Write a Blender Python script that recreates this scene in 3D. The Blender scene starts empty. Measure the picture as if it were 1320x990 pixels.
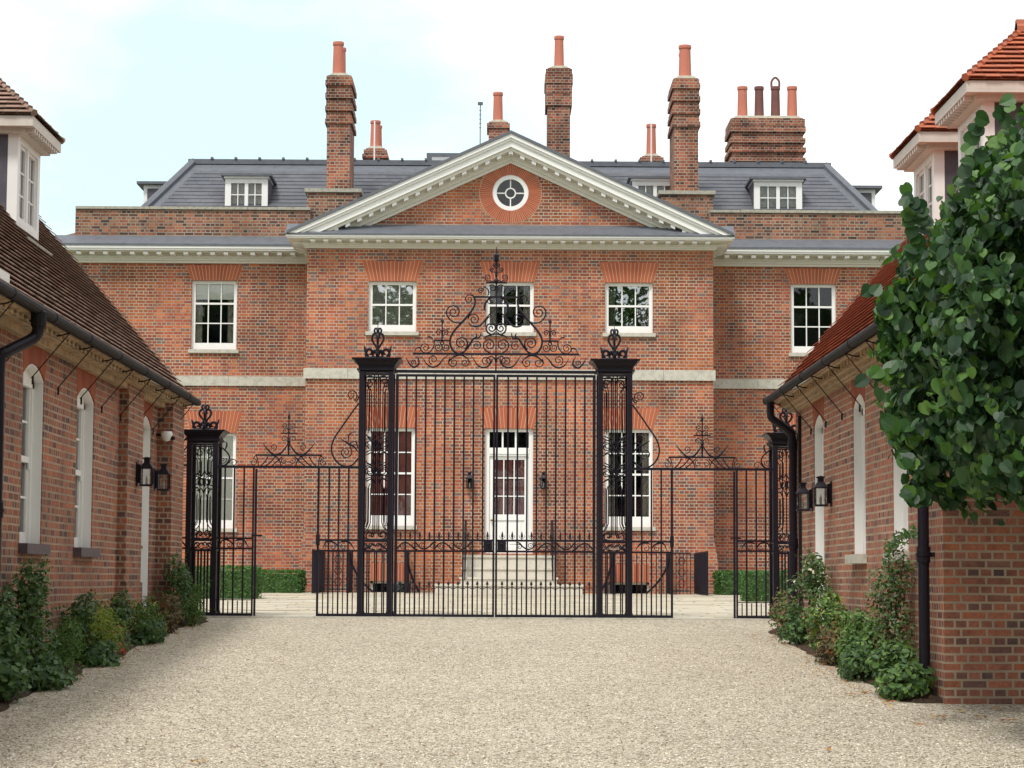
import bpy, math, random
from mathutils import Matrix, Vector, Euler, noise as mnoise
random.seed(7)
R = math.radians
sc = bpy.context.scene
COL = sc.collection
# ------------------------------------------------------------------ camera model
F, PW, PH = 2915.0, 1320.0, 990.0
CAMZ = 1.6
ROT = (Euler((0, 0, R(-0.269))).to_matrix() @ Euler((R(90) + math.atan(253 / F), 0, 0)).to_matrix()
       @ Euler((0, 0, R(0.30))).to_matrix())
def ray(px, py):
    return ROT @ Vector(((px - PW / 2) / F, (PH / 2 - py) / F, -1.0))
def U(px, py, Y):            # photo pixel on the plane y = Y -> x, z
    d = ray(px, py); t = Y / d.y
    return d.x * t, CAMZ + d.z * t
def UX(px, py, X):           # photo pixel on the plane x = X -> y, z
    d = ray(px, py); t = X / d.x
    return d.y * t, CAMZ + d.z * t
def gz(y):
    if y < 7.45: return 0.0
    if y < 32.0: return 0.0432 * (y - 7.45)
    return min(1.06 + (y - 32.0) * 0.0125, 1.30)

cam = bpy.data.objects.new('camera', bpy.data.cameras.new('camera'))
COL.objects.link(cam)
cam.matrix_world = Matrix.Translation((0, 0, CAMZ)) @ ROT.to_4x4()
cam.data.sensor_width = 36; cam.data.lens = 36 * F / PW
cam.data.clip_start = 0.1; cam.data.clip_end = 3000
sc.camera = cam

# ------------------------------------------------------------------ materials
def newmat(name):
    m = bpy.data.materials.new(name); m.use_nodes = True
    nt = m.node_tree; b = nt.nodes['Principled BSDF']
    return m, nt, b
def nd(nt, t, **kw):
    n = nt.nodes.new(t)
    for k, v in kw.items(): setattr(n, k, v)
    return n
def lk(nt, a, b): nt.links.new(a, b)
def mth(nt, op, a, b=None, clamp=False):
    n = nd(nt, 'ShaderNodeMath', operation=op, use_clamp=clamp)
    for i, v in enumerate((a, b)):
        if v is None: continue
        if isinstance(v, (int, float)): n.inputs[i].default_value = v
        else: lk(nt, v, n.inputs[i])
    return n.outputs[0]
def ramp(nt, fac, stops, interp='LINEAR'):
    n = nd(nt, 'ShaderNodeValToRGB'); cr = n.color_ramp; cr.interpolation = interp
    while len(cr.elements) < len(stops): cr.elements.new(0.5)
    for e, (p, c) in zip(cr.elements, stops):
        e.position = p; e.color = (*c, 1) if len(c) == 3 else c
    lk(nt, fac, n.inputs[0]); return n.outputs[0]
def mixc(nt, fac, a, b, mode='MIX'):
    n = nd(nt, 'ShaderNodeMix', data_type='RGBA', blend_type=mode)
    for i, v in ((0, fac), (6, a), (7, b)):
        if isinstance(v, (int, float)): n.inputs[i].default_value = v
        elif isinstance(v, tuple): n.inputs[i].default_value = (*v, 1) if len(v) == 3 else v
        else: lk(nt, v, n.inputs[i])
    return n.outputs[2]
def noisef(nt, vec, scale, detail=3, rough=.6, dim='3D'):
    n = nd(nt, 'ShaderNodeTexNoise', noise_dimensions=dim)
    n.inputs['Scale'].default_value = scale; n.inputs['Detail'].default_value = detail
    n.inputs['Roughness'].default_value = rough
    if vec is not None: lk(nt, vec, n.inputs['Vector'])
    return n.outputs['Fac']
def bump(nt, b, h, strength=.3, dist=.01):
    n = nd(nt, 'ShaderNodeBump'); n.inputs['Strength'].default_value = strength
    n.inputs['Distance'].default_value = dist
    lk(nt, h, n.inputs['Height']); lk(nt, n.outputs[0], b.inputs['Normal'])
def geo(nt): return nd(nt, 'ShaderNodeNewGeometry')

def brick_mat(name, stops, mortar, weather, row=.075, width=.225, msize=.011, wscale=.5, orange=None, wamt=.6, streak=False):
    m, nt, b = newmat(name)
    g = geo(nt)
    sp = nd(nt, 'ShaderNodeSeparateXYZ'); lk(nt, g.outputs['Position'], sp.inputs[0])
    sn = nd(nt, 'ShaderNodeSeparateXYZ'); lk(nt, g.outputs['True Normal'], sn.inputs[0])
    ax = mth(nt, 'GREATER_THAN', mth(nt, 'ABSOLUTE', sn.outputs[0]), .6)
    az = mth(nt, 'GREATER_THAN', mth(nt, 'ABSOLUTE', sn.outputs[2]), .6)
    def sel(f, a, c):
        n = nd(nt, 'ShaderNodeMix', data_type='FLOAT'); lk(nt, f, n.inputs[0]); lk(nt, a, n.inputs[2]); lk(nt, c, n.inputs[3]); return n.outputs[0]
    u = sel(ax, sp.outputs[0], sp.outputs[1])
    v = sel(az, sp.outputs[2], sp.outputs[0])
    u2 = sel(az, u, sp.outputs[1])
    w1 = noisef(nt, g.outputs['Position'], 2.3, 2)
    v = mth(nt, 'ADD', v, mth(nt, 'MULTIPLY', mth(nt, 'SUBTRACT', w1, .5), .012))
    cb = nd(nt, 'ShaderNodeCombineXYZ'); lk(nt, u2, cb.inputs[0]); lk(nt, v, cb.inputs[1])
    br = nd(nt, 'ShaderNodeTexBrick', offset=.5, offset_frequency=2, squash=.5, squash_frequency=2)
    lk(nt, cb.outputs[0], br.inputs['Vector'])
    br.inputs['Color1'].default_value = (0, 0, 0, 1); br.inputs['Color2'].default_value = (1, 1, 1, 1)
    br.inputs['Mortar'].default_value = (.5, .5, .5, 1)
    br.inputs['Scale'].default_value = 1; br.inputs['Mortar Size'].default_value = msize
    br.inputs['Mortar Smooth'].default_value = .15
    br.inputs['Brick Width'].default_value = width; br.inputs['Row Height'].default_value = row
    col = ramp(nt, br.outputs['Color'], stops)
    # weathering: broad patches change the mix of bricks and the tone of the pointing
    n1 = noisef(nt, g.outputs['Position'], wscale, 5, .65)
    f1 = ramp(nt, n1, [(.42, (0, 0, 0)), (.62, (1, 1, 1))])
    if orange:
        n0 = noisef(nt, g.outputs['Position'], .33, 4, .6)
        f0 = ramp(nt, n0, [(.5, (0, 0, 0)), (.62, (1, 1, 1))])
        col = mixc(nt, mth(nt, 'MULTIPLY', f0, .55), col, orange)
    col = mixc(nt, mth(nt, 'MULTIPLY', f1, wamt), col, mixc(nt, 1.0, col, weather, 'MULTIPLY'))
    if streak:      # rain runs and patched areas
        mp = nd(nt, 'ShaderNodeMapping'); mp.inputs['Scale'].default_value = (2.4, 2.4, .22); lk(nt, g.outputs['Position'], mp.inputs[0])
        ns = noisef(nt, mp.outputs[0], 1.0, 5, .7)
        col = mixc(nt, mth(nt, 'MULTIPLY', ramp(nt, ns, [(.5, (0, 0, 0)), (.72, (1, 1, 1))]), .6), col, mixc(nt, 1.0, col, (.55, .56, .55), 'MULTIPLY'))
        vp = nd(nt, 'ShaderNodeTexVoronoi', feature='F1'); vp.inputs['Scale'].default_value = .8; lk(nt, g.outputs['Position'], vp.inputs['Vector'])
        spv = nd(nt, 'ShaderNodeSeparateColor'); lk(nt, vp.outputs['Color'], spv.inputs[0])
        col = mixc(nt, .5, col, mixc(nt, 1.0, col, ramp(nt, spv.outputs[0], [(0, (.72, .70, .74)), (.4, (1, 1, 1)), (.8, (1.1, 1.0, .92)), (1, (1.3, 1.22, 1.15))]), 'MULTIPLY'))
    n2 = noisef(nt, g.outputs['Position'], 38, 2, .6)
    col = mixc(nt, .5, col, mixc(nt, 1.0, col, ramp(nt, n2, [(.25, (.55, .55, .55)), (.7, (1.35, 1.35, 1.35))]), 'MULTIPLY'))
    n5 = noisef(nt, g.outputs['Position'], 3.4, 4, .7)
    col = mixc(nt, 1.0, col, ramp(nt, n5, [(.32, (.66, .70, .74)), (.5, (1, 1, 1)), (.68, (1.22, 1.12, 1.02))]), 'MULTIPLY')
    n3 = noisef(nt, g.outputs['Position'], 1.1, 3, .6)
    mcol = mixc(nt, ramp(nt, n3, [(.35, (0, 0, 0)), (.65, (1, 1, 1))]), mortar, tuple(c * .62 for c in mortar))
    col = mixc(nt, br.outputs['Fac'], col, mcol)
    lk(nt, col, b.inputs['Base Color'])
    b.inputs['Roughness'].default_value = .88; b.inputs['Specular IOR Level'].default_value = .25
    h = mth(nt, 'ADD', mth(nt, 'MULTIPLY', mth(nt, 'SUBTRACT', 1.0, br.outputs['Fac']), 1.0), mth(nt, 'MULTIPLY', n2, .35))
    bump(nt, b, h, .5, .006)
    return m

HB = [(0, (.19, .13, .12)), (.07, (.21, .125, .105)), (.15, (.27, .09, .065)), (.42, (.35, .095, .055)), (.62, (.41, .115, .055)),
      (.8, (.49, .17, .075)), (1, (.33, .12, .08))]
M = {}
M['brick'] = brick_mat('house_brick', HB, (.48, .38, .29), (.50, .55, .58), orange=(.49, .15, .05), msize=.0095, wscale=.8, wamt=.8, streak=True)
M['brick_old'] = brick_mat('old_brick', [(0, (.06, .045, .04)), (.3, (.16, .075, .05)), (.55, (.27, .10, .06)), (.8, (.36, .14, .075)), (1, (.22, .14, .09))],
                           (.36, .31, .25), (.55, .6, .55), msize=.010, wscale=1.0)
M['brick_chim'] = brick_mat('chimney_brick', [(0, (.07, .045, .04)), (.2, (.20, .07, .05)), (.5, (.33, .10, .06)), (.8, (.40, .14, .075)), (1, (.24, .11, .08))],
                           (.38, .31, .24), (.38, .38, .36), msize=.010, wscale=1.1, wamt=.85)
M['brick_left'] = brick_mat('left_range_brick', [(0, (.11, .075, .07)), (.15, (.17, .085, .07)), (.35, (.29, .11, .07)), (.6, (.33, .125, .08)), (.8, (.38, .13, .065)), (1, (.25, .12, .09))],
                           (.42, .31, .22), (.7, .75, .78), msize=.011)
M['brick_right'] = brick_mat('right_range_brick', [(0, (.13, .085, .08)), (.12, (.22, .11, .09)), (.35, (.33, .13, .085)), (.6, (.38, .15, .10)), (.85, (.42, .15, .08)), (1, (.28, .14, .11))],
                           (.50, .39, .28), (.75, .78, .8), msize=.0105)
M['soffit'] = brick_mat('pale_eaves_brick', [(0, (.32, .22, .13)), (.5, (.42, .30, .18)), (1, (.50, .36, .22))], (.60, .50, .36), (.8, .8, .8), row=.11, width=.22, msize=.012)

def plain(name, col, rough=.6, spec=.4, var=.15, vscale=6, bumpd=0, metal=0, coat=0):
    m, nt, b = newmat(name)
    g = geo(nt)
    n1 = noisef(nt, g.outputs['Position'], vscale, 5, .65)
    c = mixc(nt, 1.0, col, ramp(nt, n1, [(.3, (1 - var,) * 3), (.7, (1 + var,) * 3)]), 'MULTIPLY')
    lk(nt, c, b.inputs['Base Color']); b.inputs['Roughness'].default_value = rough
    b.inputs['Specular IOR Level'].default_value = spec; b.inputs['Metallic'].default_value = metal
    if bumpd:
        n2 = noisef(nt, g.outputs['Position'], 60, 3, .6); bump(nt, b, n2, .5, bumpd)
    return m
def stain(name, col, dirt, rough=.7, amt=.7, scale=1.6, zs=.25):
    m, nt, b = newmat(name); g = geo(nt)
    mp = nd(nt, 'ShaderNodeMapping'); mp.inputs['Scale'].default_value = (1, 1, zs); lk(nt, g.outputs['Position'], mp.inputs[0])
    n1 = noisef(nt, mp.outputs[0], scale * 4, 6, .7)
    c = mixc(nt, mth(nt, 'MULTIPLY', ramp(nt, n1, [(.45, (0, 0, 0)), (.75, (1, 1, 1))]), amt), col, dirt)
    lk(nt, c, b.inputs['Base Color']); b.inputs['Roughness'].default_value = rough
    b.inputs['Specular IOR Level'].default_value = .3
    n2 = noisef(nt, g.outputs['Position'], 45, 3, .6); bump(nt, b, n2, .25, .004)
    return m
M['white'] = stain('white_paint', (.81, .81, .79), (.68, .67, .62), .45, .22)
M['cornice'] = stain('cream_cornice_paint', (.70, .68, .61), (.56, .54, .47), .6, .35)
M['stone'] = stain('pale_stone', (.52, .50, .43), (.26, .25, .21), .85, .75, 2.2, 1)
M['coping'] = stain('lichened_coping', (.38, .36, .30), (.14, .14, .11), .9, .8, 3, 1)
M['eaves_paint'] = stain('tan_eaves_paint', (.62, .57, .51), (.44, .38, .33), .6, .4)
M['lead'] = stain('sheet_lead', (.125, .135, .155), (.08, .087, .097), .55, .8, 1.2, 1)
M['cheek'] = stain('dark_lead_cheek', (.085, .08, .10), (.14, .14, .15), .6, .6, 1.2, 1)
M['iron'] = plain('black_painted_iron', (.009, .007, .014), .45, .28, .25, 20)
M['gutter'] = plain('grey_black_cast_iron', (.014, .013, .014), .7, .2, .3, 5)
M['sillbrick'] = plain('dark_purple_tile', (.085, .065, .075), .5, .4, .2, 12, .002)
M['pot'] = stain('terracotta_pot', (.50, .17, .115), (.36, .15, .11), .75, .6, 2, .4)
M['pot_dark'] = stain('sooty_terracotta', (.17, .07, .06), (.10, .05, .05), .75, .6, 2, .4)
M['mortar'] = plain('cement_flaunching', (.58, .54, .44), .9, .2, .2, 9, .004)
M['soil'] = plain('dark_soil', (.06, .04, .028), .95, .1, .5, 14, .02)
M['steps'] = stain('cream_stone_steps', (.58, .54, .46), (.40, .37, .30), .8, .6, 2, .5)
M['shutter'] = plain('red_brown_shutter', (.30, .085, .06), .5, .4, .3, 7)
M['blind'] = plain('cream_blind', (.84, .84, .74), .8, .2, .05, 3)
M['curtain'] = plain('pale_curtain', (.42, .40, .34), .9, .1, .35, 9)
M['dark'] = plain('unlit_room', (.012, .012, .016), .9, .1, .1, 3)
M['rubbed_gap'] = plain('lime_joint', (.52, .38, .27), .9, .1, .1, 3)
M['stem'] = plain('woody_stem', (.10, .07, .045), .9, .1, .3, 30, .003)
M['bark'] = plain('tree_bark', (.11, .09, .07), .95, .1, .4, 9, .01)
M['candle'] = plain('ivory_lamp_tube', (.6, .57, .48), .5, .3, .1, 9)
M['brass'] = plain('aged_brass', (.35, .24, .10), .35, .5, .1, 9, 0, 1)

def island_mat(name, stops, rough=.8, spec=.3, dirt=None, dscale=1.2, damt=.6, interp='LINEAR', bumpd=.003, trans=0):
    m, nt, b = newmat(name); g = geo(nt)
    c = ramp(nt, g.outputs['Random Per Island'], stops, interp)
    if dirt:
        n1 = noisef(nt, g.outputs['Position'], dscale, 5, .7)
        c = mixc(nt, mth(nt, 'MULTIPLY', ramp(nt, n1, [(.42, (0, 0, 0)), (.68, (1, 1, 1))]), damt), c, dirt)
    lk(nt, c, b.inputs['Base Color']); b.inputs['Roughness'].default_value = rough
    b.inputs['Specular IOR Level'].default_value = spec
    if bumpd:
        n2 = noisef(nt, g.outputs['Position'], 55, 3, .6); bump(nt, b, n2, .3, bumpd)
    if trans:
        out = nt.nodes['Material Output']
        tr = nd(nt, 'ShaderNodeBsdfTranslucent'); lk(nt, mixc(nt, 1.0, c, (1.6, 1.7, .8), 'MULTIPLY'), tr.inputs[0])
        mx = nd(nt, 'ShaderNodeMixShader'); mx.inputs[0].default_value = trans
        lk(nt, b.outputs[0], mx.inputs[1]); lk(nt, tr.outputs[0], mx.inputs[2]); lk(nt, mx.outputs[0], out.inputs[0])
    return m
M['rubbed'] = island_mat('rubbed_orange_brick', [(0, (.32, .085, .045)), (.5, (.44, .13, .065)), (1, (.38, .10, .055))], .85, .2)
M['rubbed_dull'] = island_mat('rubbed_red_brick', [(0, (.29, .085, .045)), (.5, (.35, .105, .055)), (1, (.26, .075, .045))], .85, .2)
M['tile_l'] = island_mat('brown_clay_tile', [(0, (.20, .135, .105)), (.3, (.25, .16, .125)), (.6, (.29, .175, .135)), (.85, (.33, .22, .17)), (1, (.22, .15, .12))], .85, .25, (.19, .16, .12), 1.5, .4)
M['tile_r'] = island_mat('orange_clay_tile', [(0, (.34, .105, .058)), (.3, (.41, .125, .062)), (.6, (.48, .145, .07)), (.85, (.40, .135, .08)), (1, (.30, .10, .065))], .8, .3, (.25, .10, .07), 1.5, .4)
M['slate'] = island_mat('blue_grey_slate', [(0, (.066, .070, .086)), (.5, (.086, .09, .108)), (1, (.074, .077, .09))], .55, .4, (.16, .165, .17), 1.0, .4)
M['flag'] = island_mat('york_flagstone', [(0, (.42, .36, .26)), (.35, (.50, .44, .33)), (.7, (.45, .41, .33)), (1, (.55, .49, .37))], .85, .25, (.32, .28, .22), 1.3, .5)
def leafm(name, stops, rough=.5, spec=.4, trans=.22): return island_mat(name, stops, rough, spec, trans=trans, bumpd=0)
M['leaf_tree'] = leafm('lime_leaf', [(0, (.016, .045, .020)), (.4, (.027, .070, .026)), (.65, (.040, .100, .030)), (.85, (.065, .15, .030)), (1, (.11, .21, .04))], .48, .4, .25)
M['leaf_dark'] = leafm('dark_leaf', [(0, (.026, .06, .016)), (.5, (.048, .105, .024)), (1, (.09, .165, .036))], .45, .45)
M['leaf_blue'] = leafm('blue_green_leaf', [(0, (.03, .07, .024)), (.5, (.055, .12, .034)), (1, (.10, .18, .05))])
M['leaf_mid'] = leafm('mid_green_leaf', [(0, (.04, .09, .02)), (.5, (.075, .155, .032)), (1, (.14, .23, .05))])
M['leaf_yellow'] = leafm('yellow_green_leaf', [(0, (.10, .17, .025)), (.5, (.21, .28, .05)), (1, (.36, .38, .09))])
M['leaf_brown'] = leafm('bronze_leaf', [(0, (.05, .07, .022)), (.45, (.10, .085, .03)), (.75, (.17, .085, .035)), (1, (.22, .10, .05))])
M['leaf_red'] = leafm('red_petal', [(0, (.25, .04, .02)), (1, (.45, .07, .04))])
M['petal'] = leafm('cream_petal', [(0, (.6, .52, .36)), (1, (.75, .70, .55))])
M['hedge_leaf'] = leafm('box_hedge_leaf', [(0, (.022, .065, .014)), (.5, (.045, .12, .022)), (1, (.085, .19, .035))], .5, .35)
M['dead'] = leafm('fallen_leaf', [(0, (.28, .09, .04)), (.5, (.40, .20, .07)), (1, (.50, .36, .12))])

def glass_mat(name, refl, wav):
    m, nt, b = newmat(name); nt.nodes.remove(b); out = nt.nodes['Material Output']; g = geo(nt)
    tr = nd(nt, 'ShaderNodeBsdfTransparent'); tr.inputs[0].default_value = (.97, .98, .98, 1)
    gl = nd(nt, 'ShaderNodeBsdfGlossy'); gl.inputs['Roughness'].default_value = .015
    fr = nd(nt, 'ShaderNodeFresnel'); fr.inputs[0].default_value = 1.5
    n1 = noisef(nt, g.outputs['Position'], 2.2, 2, .5)
    bp = nd(nt, 'ShaderNodeBump'); bp.inputs['Strength'].default_value = wav; bp.inputs['Distance'].default_value = .05
    lk(nt, n1, bp.inputs['Height']); lk(nt, bp.outputs[0], gl.inputs['Normal'])
    f = mth(nt, 'ADD', mth(nt, 'MULTIPLY', fr.outputs[0], 1.0), refl, True)
    mx = nd(nt, 'ShaderNodeMixShader'); lk(nt, f, mx.inputs[0]); lk(nt, tr.outputs[0], mx.inputs[1]); lk(nt, gl.outputs[0], mx.inputs[2])
    lk(nt, mx.outputs[0], out.inputs[0]); return m
M['glass'] = glass_mat('window_glass', .0, .02)
M['glass_old'] = glass_mat('old_crown_glass', .32, .14)
M['glass_lamp'] = glass_mat('lantern_glass', .02, .05)

def gravel_mat():
    m, nt, b = newmat('pale_gravel'); g = geo(nt)
    P = g.outputs['Position']
    v = nd(nt, 'ShaderNodeTexVoronoi', feature='F1'); v.inputs['Scale'].default_value = 52; lk(nt, P, v.inputs['Vector'])
    sepc = nd(nt, 'ShaderNodeSeparateColor'); lk(nt, v.outputs['Color'], sepc.inputs[0])
    c = ramp(nt, sepc.outputs[0], [(0, (.18, .125, .09)), (.09, (.36, .27, .19)), (.22, (.62, .54, .41)), (.5, (.73, .66, .52)), (.8, (.81, .755, .63)), (1, (.88, .84, .74))])
    e = ramp(nt, v.outputs['Distance'], [(.3, (1, 1, 1)), (.62, (.42, .40, .38))])
    c = mixc(nt, .8, c, mixc(nt, 1.0, c, e, 'MULTIPLY'))
    v2 = nd(nt, 'ShaderNodeTexVoronoi', feature='F1'); v2.inputs['Scale'].default_value = 21; lk(nt, P, v2.inputs['Vector'])
    s2 = nd(nt, 'ShaderNodeSeparateColor'); lk(nt, v2.outputs['Color'], s2.inputs[0])
    c = mixc(nt, .55, c, mixc(nt, 1.0, c, ramp(nt, s2.outputs[1], [(0, (.74, .72, .70)), (.4, (1, 1, 1)), (1, (1.15, 1.14, 1.12))]), 'MULTIPLY'))
    n1 = noisef(nt, P, .55, 5, .6)
    c = mixc(nt, 1.0, c, ramp(nt, n1, [(.35, (.93, .92, .91)), (.65, (1.04, 1.04, 1.03))]), 'MULTIPLY')
    n4 = noisef(nt, P, 4.5, 4, .7)
    c = mixc(nt, 1.0, c, ramp(nt, n4, [(.35, (.92, .91, .90)), (.65, (1.05, 1.05, 1.05))]), 'MULTIPLY')
    lk(nt, c, b.inputs['Base Color']); b.inputs['Roughness'].default_value = .85; b.inputs['Specular IOR Level'].default_value = .2
    bump(nt, b, mth(nt, 'SUBTRACT', 1.0, v.outputs['Distance']), .9, .02)
    return m
M['gravel'] = gravel_mat()
M['ground'] = plain('rough_grass', (.06, .10, .03), .95, .1, .4, 2, .02)

# ------------------------------------------------------------------ mesh builder
ORG = {}
class MB:
    def __init__(s, m=None): s.v = []; s.f = []; s.m = m
    def add(s, vs, fs):
        n = len(s.v)
        if s.m is not None: s.v += [tuple(s.m @ Vector(p)) for p in vs]
        else: s.v += [tuple(p) for p in vs]
        s.f += [tuple(i + n for i in f) for f in fs]; return s
    def box(s, x0, x1, y0, y1, z0, z1):
        return s.add([(x0, y0, z0), (x1, y0, z0), (x1, y1, z0), (x0, y1, z0), (x0, y0, z1), (x1, y0, z1), (x1, y1, z1), (x0, y1, z1)],
                     [(0, 3, 2, 1), (4, 5, 6, 7), (0, 1, 5, 4), (1, 2, 6, 5), (2, 3, 7, 6), (3, 0, 4, 7)])
    def hexa(s, p8):
        return s.add(p8, [(0, 3, 2, 1), (4, 5, 6, 7), (0, 1, 5, 4), (1, 2, 6, 5), (2, 3, 7, 6), (3, 0, 4, 7)])
    def prism(s, poly, a0, a1, axis='y'):
        n = len(poly)
        def P(p, a): return {'y': (p[0], a, p[1]), 'x': (a, p[0], p[1]), 'z': (p[0], p[1], a)}[axis]
        vs = [P(p, a0) for p in poly] + [P(p, a1) for p in poly]
        return s.add(vs, [tuple(range(n)), tuple(range(2 * n - 1, n - 1, -1))] + [(i, i + n, (i + 1) % n + n, (i + 1) % n) for i in range(n)])
    def tube(s, pts, r, n=6, cap=True):
        pts = [Vector(p) for p in pts]; vs = []; fs = []
        k = len(pts); ref = None
        for i, p in enumerate(pts):
            t = (pts[min(i + 1, k - 1)] - pts[max(i - 1, 0)])
            if t.length < 1e-9: t = Vector((0, 0, 1))
            t.normalize()
            if ref is None:
                ref = Vector((0, 1, 0)) if abs(t.y) < .9 else Vector((1, 0, 0))
            a = (ref - t * ref.dot(t)); a.normalize(); b = t.cross(a); ref = a
            rr = r(i / (k - 1)) if callable(r) else r
            for j in range(n):
                an = 2 * math.pi * (j + .5) / n
                vs.append(p + a * math.cos(an) * rr + b * math.sin(an) * rr)
        for i in range(k - 1):
            for j in range(n):
                fs.append((i * n + j, i * n + (j + 1) % n, (i + 1) * n + (j + 1) % n, (i + 1) * n + j))
        if cap: fs += [tuple(range(n - 1, -1, -1)), tuple(range((k - 1) * n, k * n))]
        return s.add(vs, fs)
    def lathe(s, prof, c, n=16, sx=1, sy=1, rot=0):
        vs = []; fs = []; k = len(prof)
        for (r, z) in prof:
            for j in range(n):
                a = 2 * math.pi * j / n + rot
                vs.append((c[0] + r * math.cos(a) * sx, c[1] + r * math.sin(a) * sy, c[2] + z))
        for i in range(k - 1):
            for j in range(n):
                fs.append((i * n + j, i * n + (j + 1) % n, (i + 1) * n + (j + 1) % n, (i + 1) * n + j))
        fs += [tuple(range(n - 1, -1, -1)), tuple(range((k - 1) * n, k * n))]
        return s.add(vs, fs)
    def build(s, name, mat, parent=None, smooth=False):
        org = ORG.get(parent, Vector((0, 0, 0))) if parent is not None else Vector((0, 0, 0))
        me = bpy.data.meshes.new(name)
        me.from_pydata([(p[0] - org[0], p[1] - org[1], p[2] - org[2]) for p in s.v], [], s.f)
        me.materials.append(M[mat] if isinstance(mat, str) else mat)
        if smooth: me.polygons.foreach_set('use_smooth', [True] * len(me.polygons))
        me.update()
        o = bpy.data.objects.new(name, me); COL.objects.link(o)
        if parent is not None: o.parent = parent; ORG[o] = org
        else: ORG[o] = Vector((0, 0, 0))
        return o
def thing(name, loc, label, cat, group=None):
    o = bpy.data.objects.new(name, None); COL.objects.link(o); o.location = loc; ORG[o] = Vector(loc)
    o.empty_display_size = .2
    o['label'] = label; o['category'] = cat
    if group: o['group'] = group
    return o
def struct(o, kind='structure'): o['kind'] = kind; return o
def copy_tree(o, parent=None):
    c = o.copy(); COL.objects.link(c)
    if parent is not None: c.parent = parent
    for ch in list(o.children): copy_tree(ch, c)
    return c
def smoothpts(P, k=6, closed=False):
    P = [Vector(p) for p in P]; out = []; n = len(P)
    for i in range(n - 1):
        p0 = P[max(i - 1, 0)]; p1 = P[i]; p2 = P[i + 1]; p3 = P[min(i + 2, n - 1)]
        for j in range(k):
            t = j / k
            out.append(.5 * ((2 * p1) + (p2 - p0) * t + (2 * p0 - 5 * p1 + 4 * p2 - p3) * t * t + (3 * p1 - p0 - 3 * p2 + p3) * t ** 3))
    out.append(P[-1]); return out
def LM(X, Y, side):         # local frame: x along the wall, y inward, z up
    if side == 'front': return Matrix.Translation((X, Y, 0))
    if side == 'left':      # wall faces +X
        return Matrix(((0, -1, 0, X), (1, 0, 0, Y), (0, 0, 1, 0), (0, 0, 0, 1)))
    return Matrix(((0, 1, 0, X), (-1, 0, 0, Y), (0, 0, 1, 0), (0, 0, 0, 1)))   # 'right': wall faces -X

def wall_holes(mb, x0, x1, z0, z1, holes, reveal=.14):
    xs = sorted({x0, x1, *[h[0] for h in holes], *[h[1] for h in holes]})
    zs = sorted({z0, z1, *[h[2] for h in holes], *[h[3] for h in holes]})
    for i in range(len(xs) - 1):
        j = 0
        while j < len(zs) - 1:
            cx = (xs[i] + xs[i + 1]) / 2
            def inh(j): 
                cz = (zs[j] + zs[j + 1]) / 2
                return any(h[0] < cx < h[1] and h[2] < cz < h[3] for h in holes)
            if inh(j): j += 1; continue
            k = j
            while k + 1 < len(zs) - 1 and not inh(k + 1): k += 1
            mb.add([(xs[i], 0, zs[j]), (xs[i + 1], 0, zs[j]), (xs[i + 1], 0, zs[k + 1]), (xs[i], 0, zs[k + 1])], [(0, 1, 2, 3)])
            j = k + 1
    for (a, b, c, d) in holes:
        r = reveal
        mb.add([(a, 0, c), (a, r, c), (a, r, d), (a, 0, d)], [(0, 1, 2, 3)])
        mb.add([(b, 0, c), (b, r, c), (b, r, d), (b, 0, d)], [(0, 1, 2, 3)])
        mb.add([(a, 0, d), (b, 0, d), (b, r, d), (a, r, d)], [(0, 1, 2, 3)])
        mb.add([(a, 0, c), (b, 0, c), (b, r, c), (a, r, c)], [(0, 1, 2, 3)])

def flat_arch(parent, mat4, cx, w, z0, z1, flare=.14, n=None, mat='rubbed', y=-.004, name='brick_arch', label=None):
    n = n or max(9, int(w / .072)) | 1
    mb = MB(mat4 @ Matrix.Translation((cx, 0, 0)))
    for i in range(n):
        a0 = -w / 2 + w * i / n; a1 = -w / 2 + w * (i + 1) / n
        b0 = -(w / 2 + flare) + (w + 2 * flare) * i / n; b1 = -(w / 2 + flare) + (w + 2 * flare) * (i + 1) / n
        g = .0065
        mb.prism([(a0 + g, z0 + .004), (a1 - g, z0 + .004), (b1 - g, z1), (b0 + g, z1)], y, .10)
    o = mb.build(name, mat, parent)
    b = MB(mat4 @ Matrix.Translation((cx, 0, 0)))
    b.prism([(-w / 2, z0 + .006), (w / 2, z0 + .006), (w / 2 + flare - .003, z1 - .003), (-w / 2 - flare + .003, z1 - .003)], y + .003, .09)
    b.build('joints', 'rubbed_gap', o)
    return o
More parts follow.
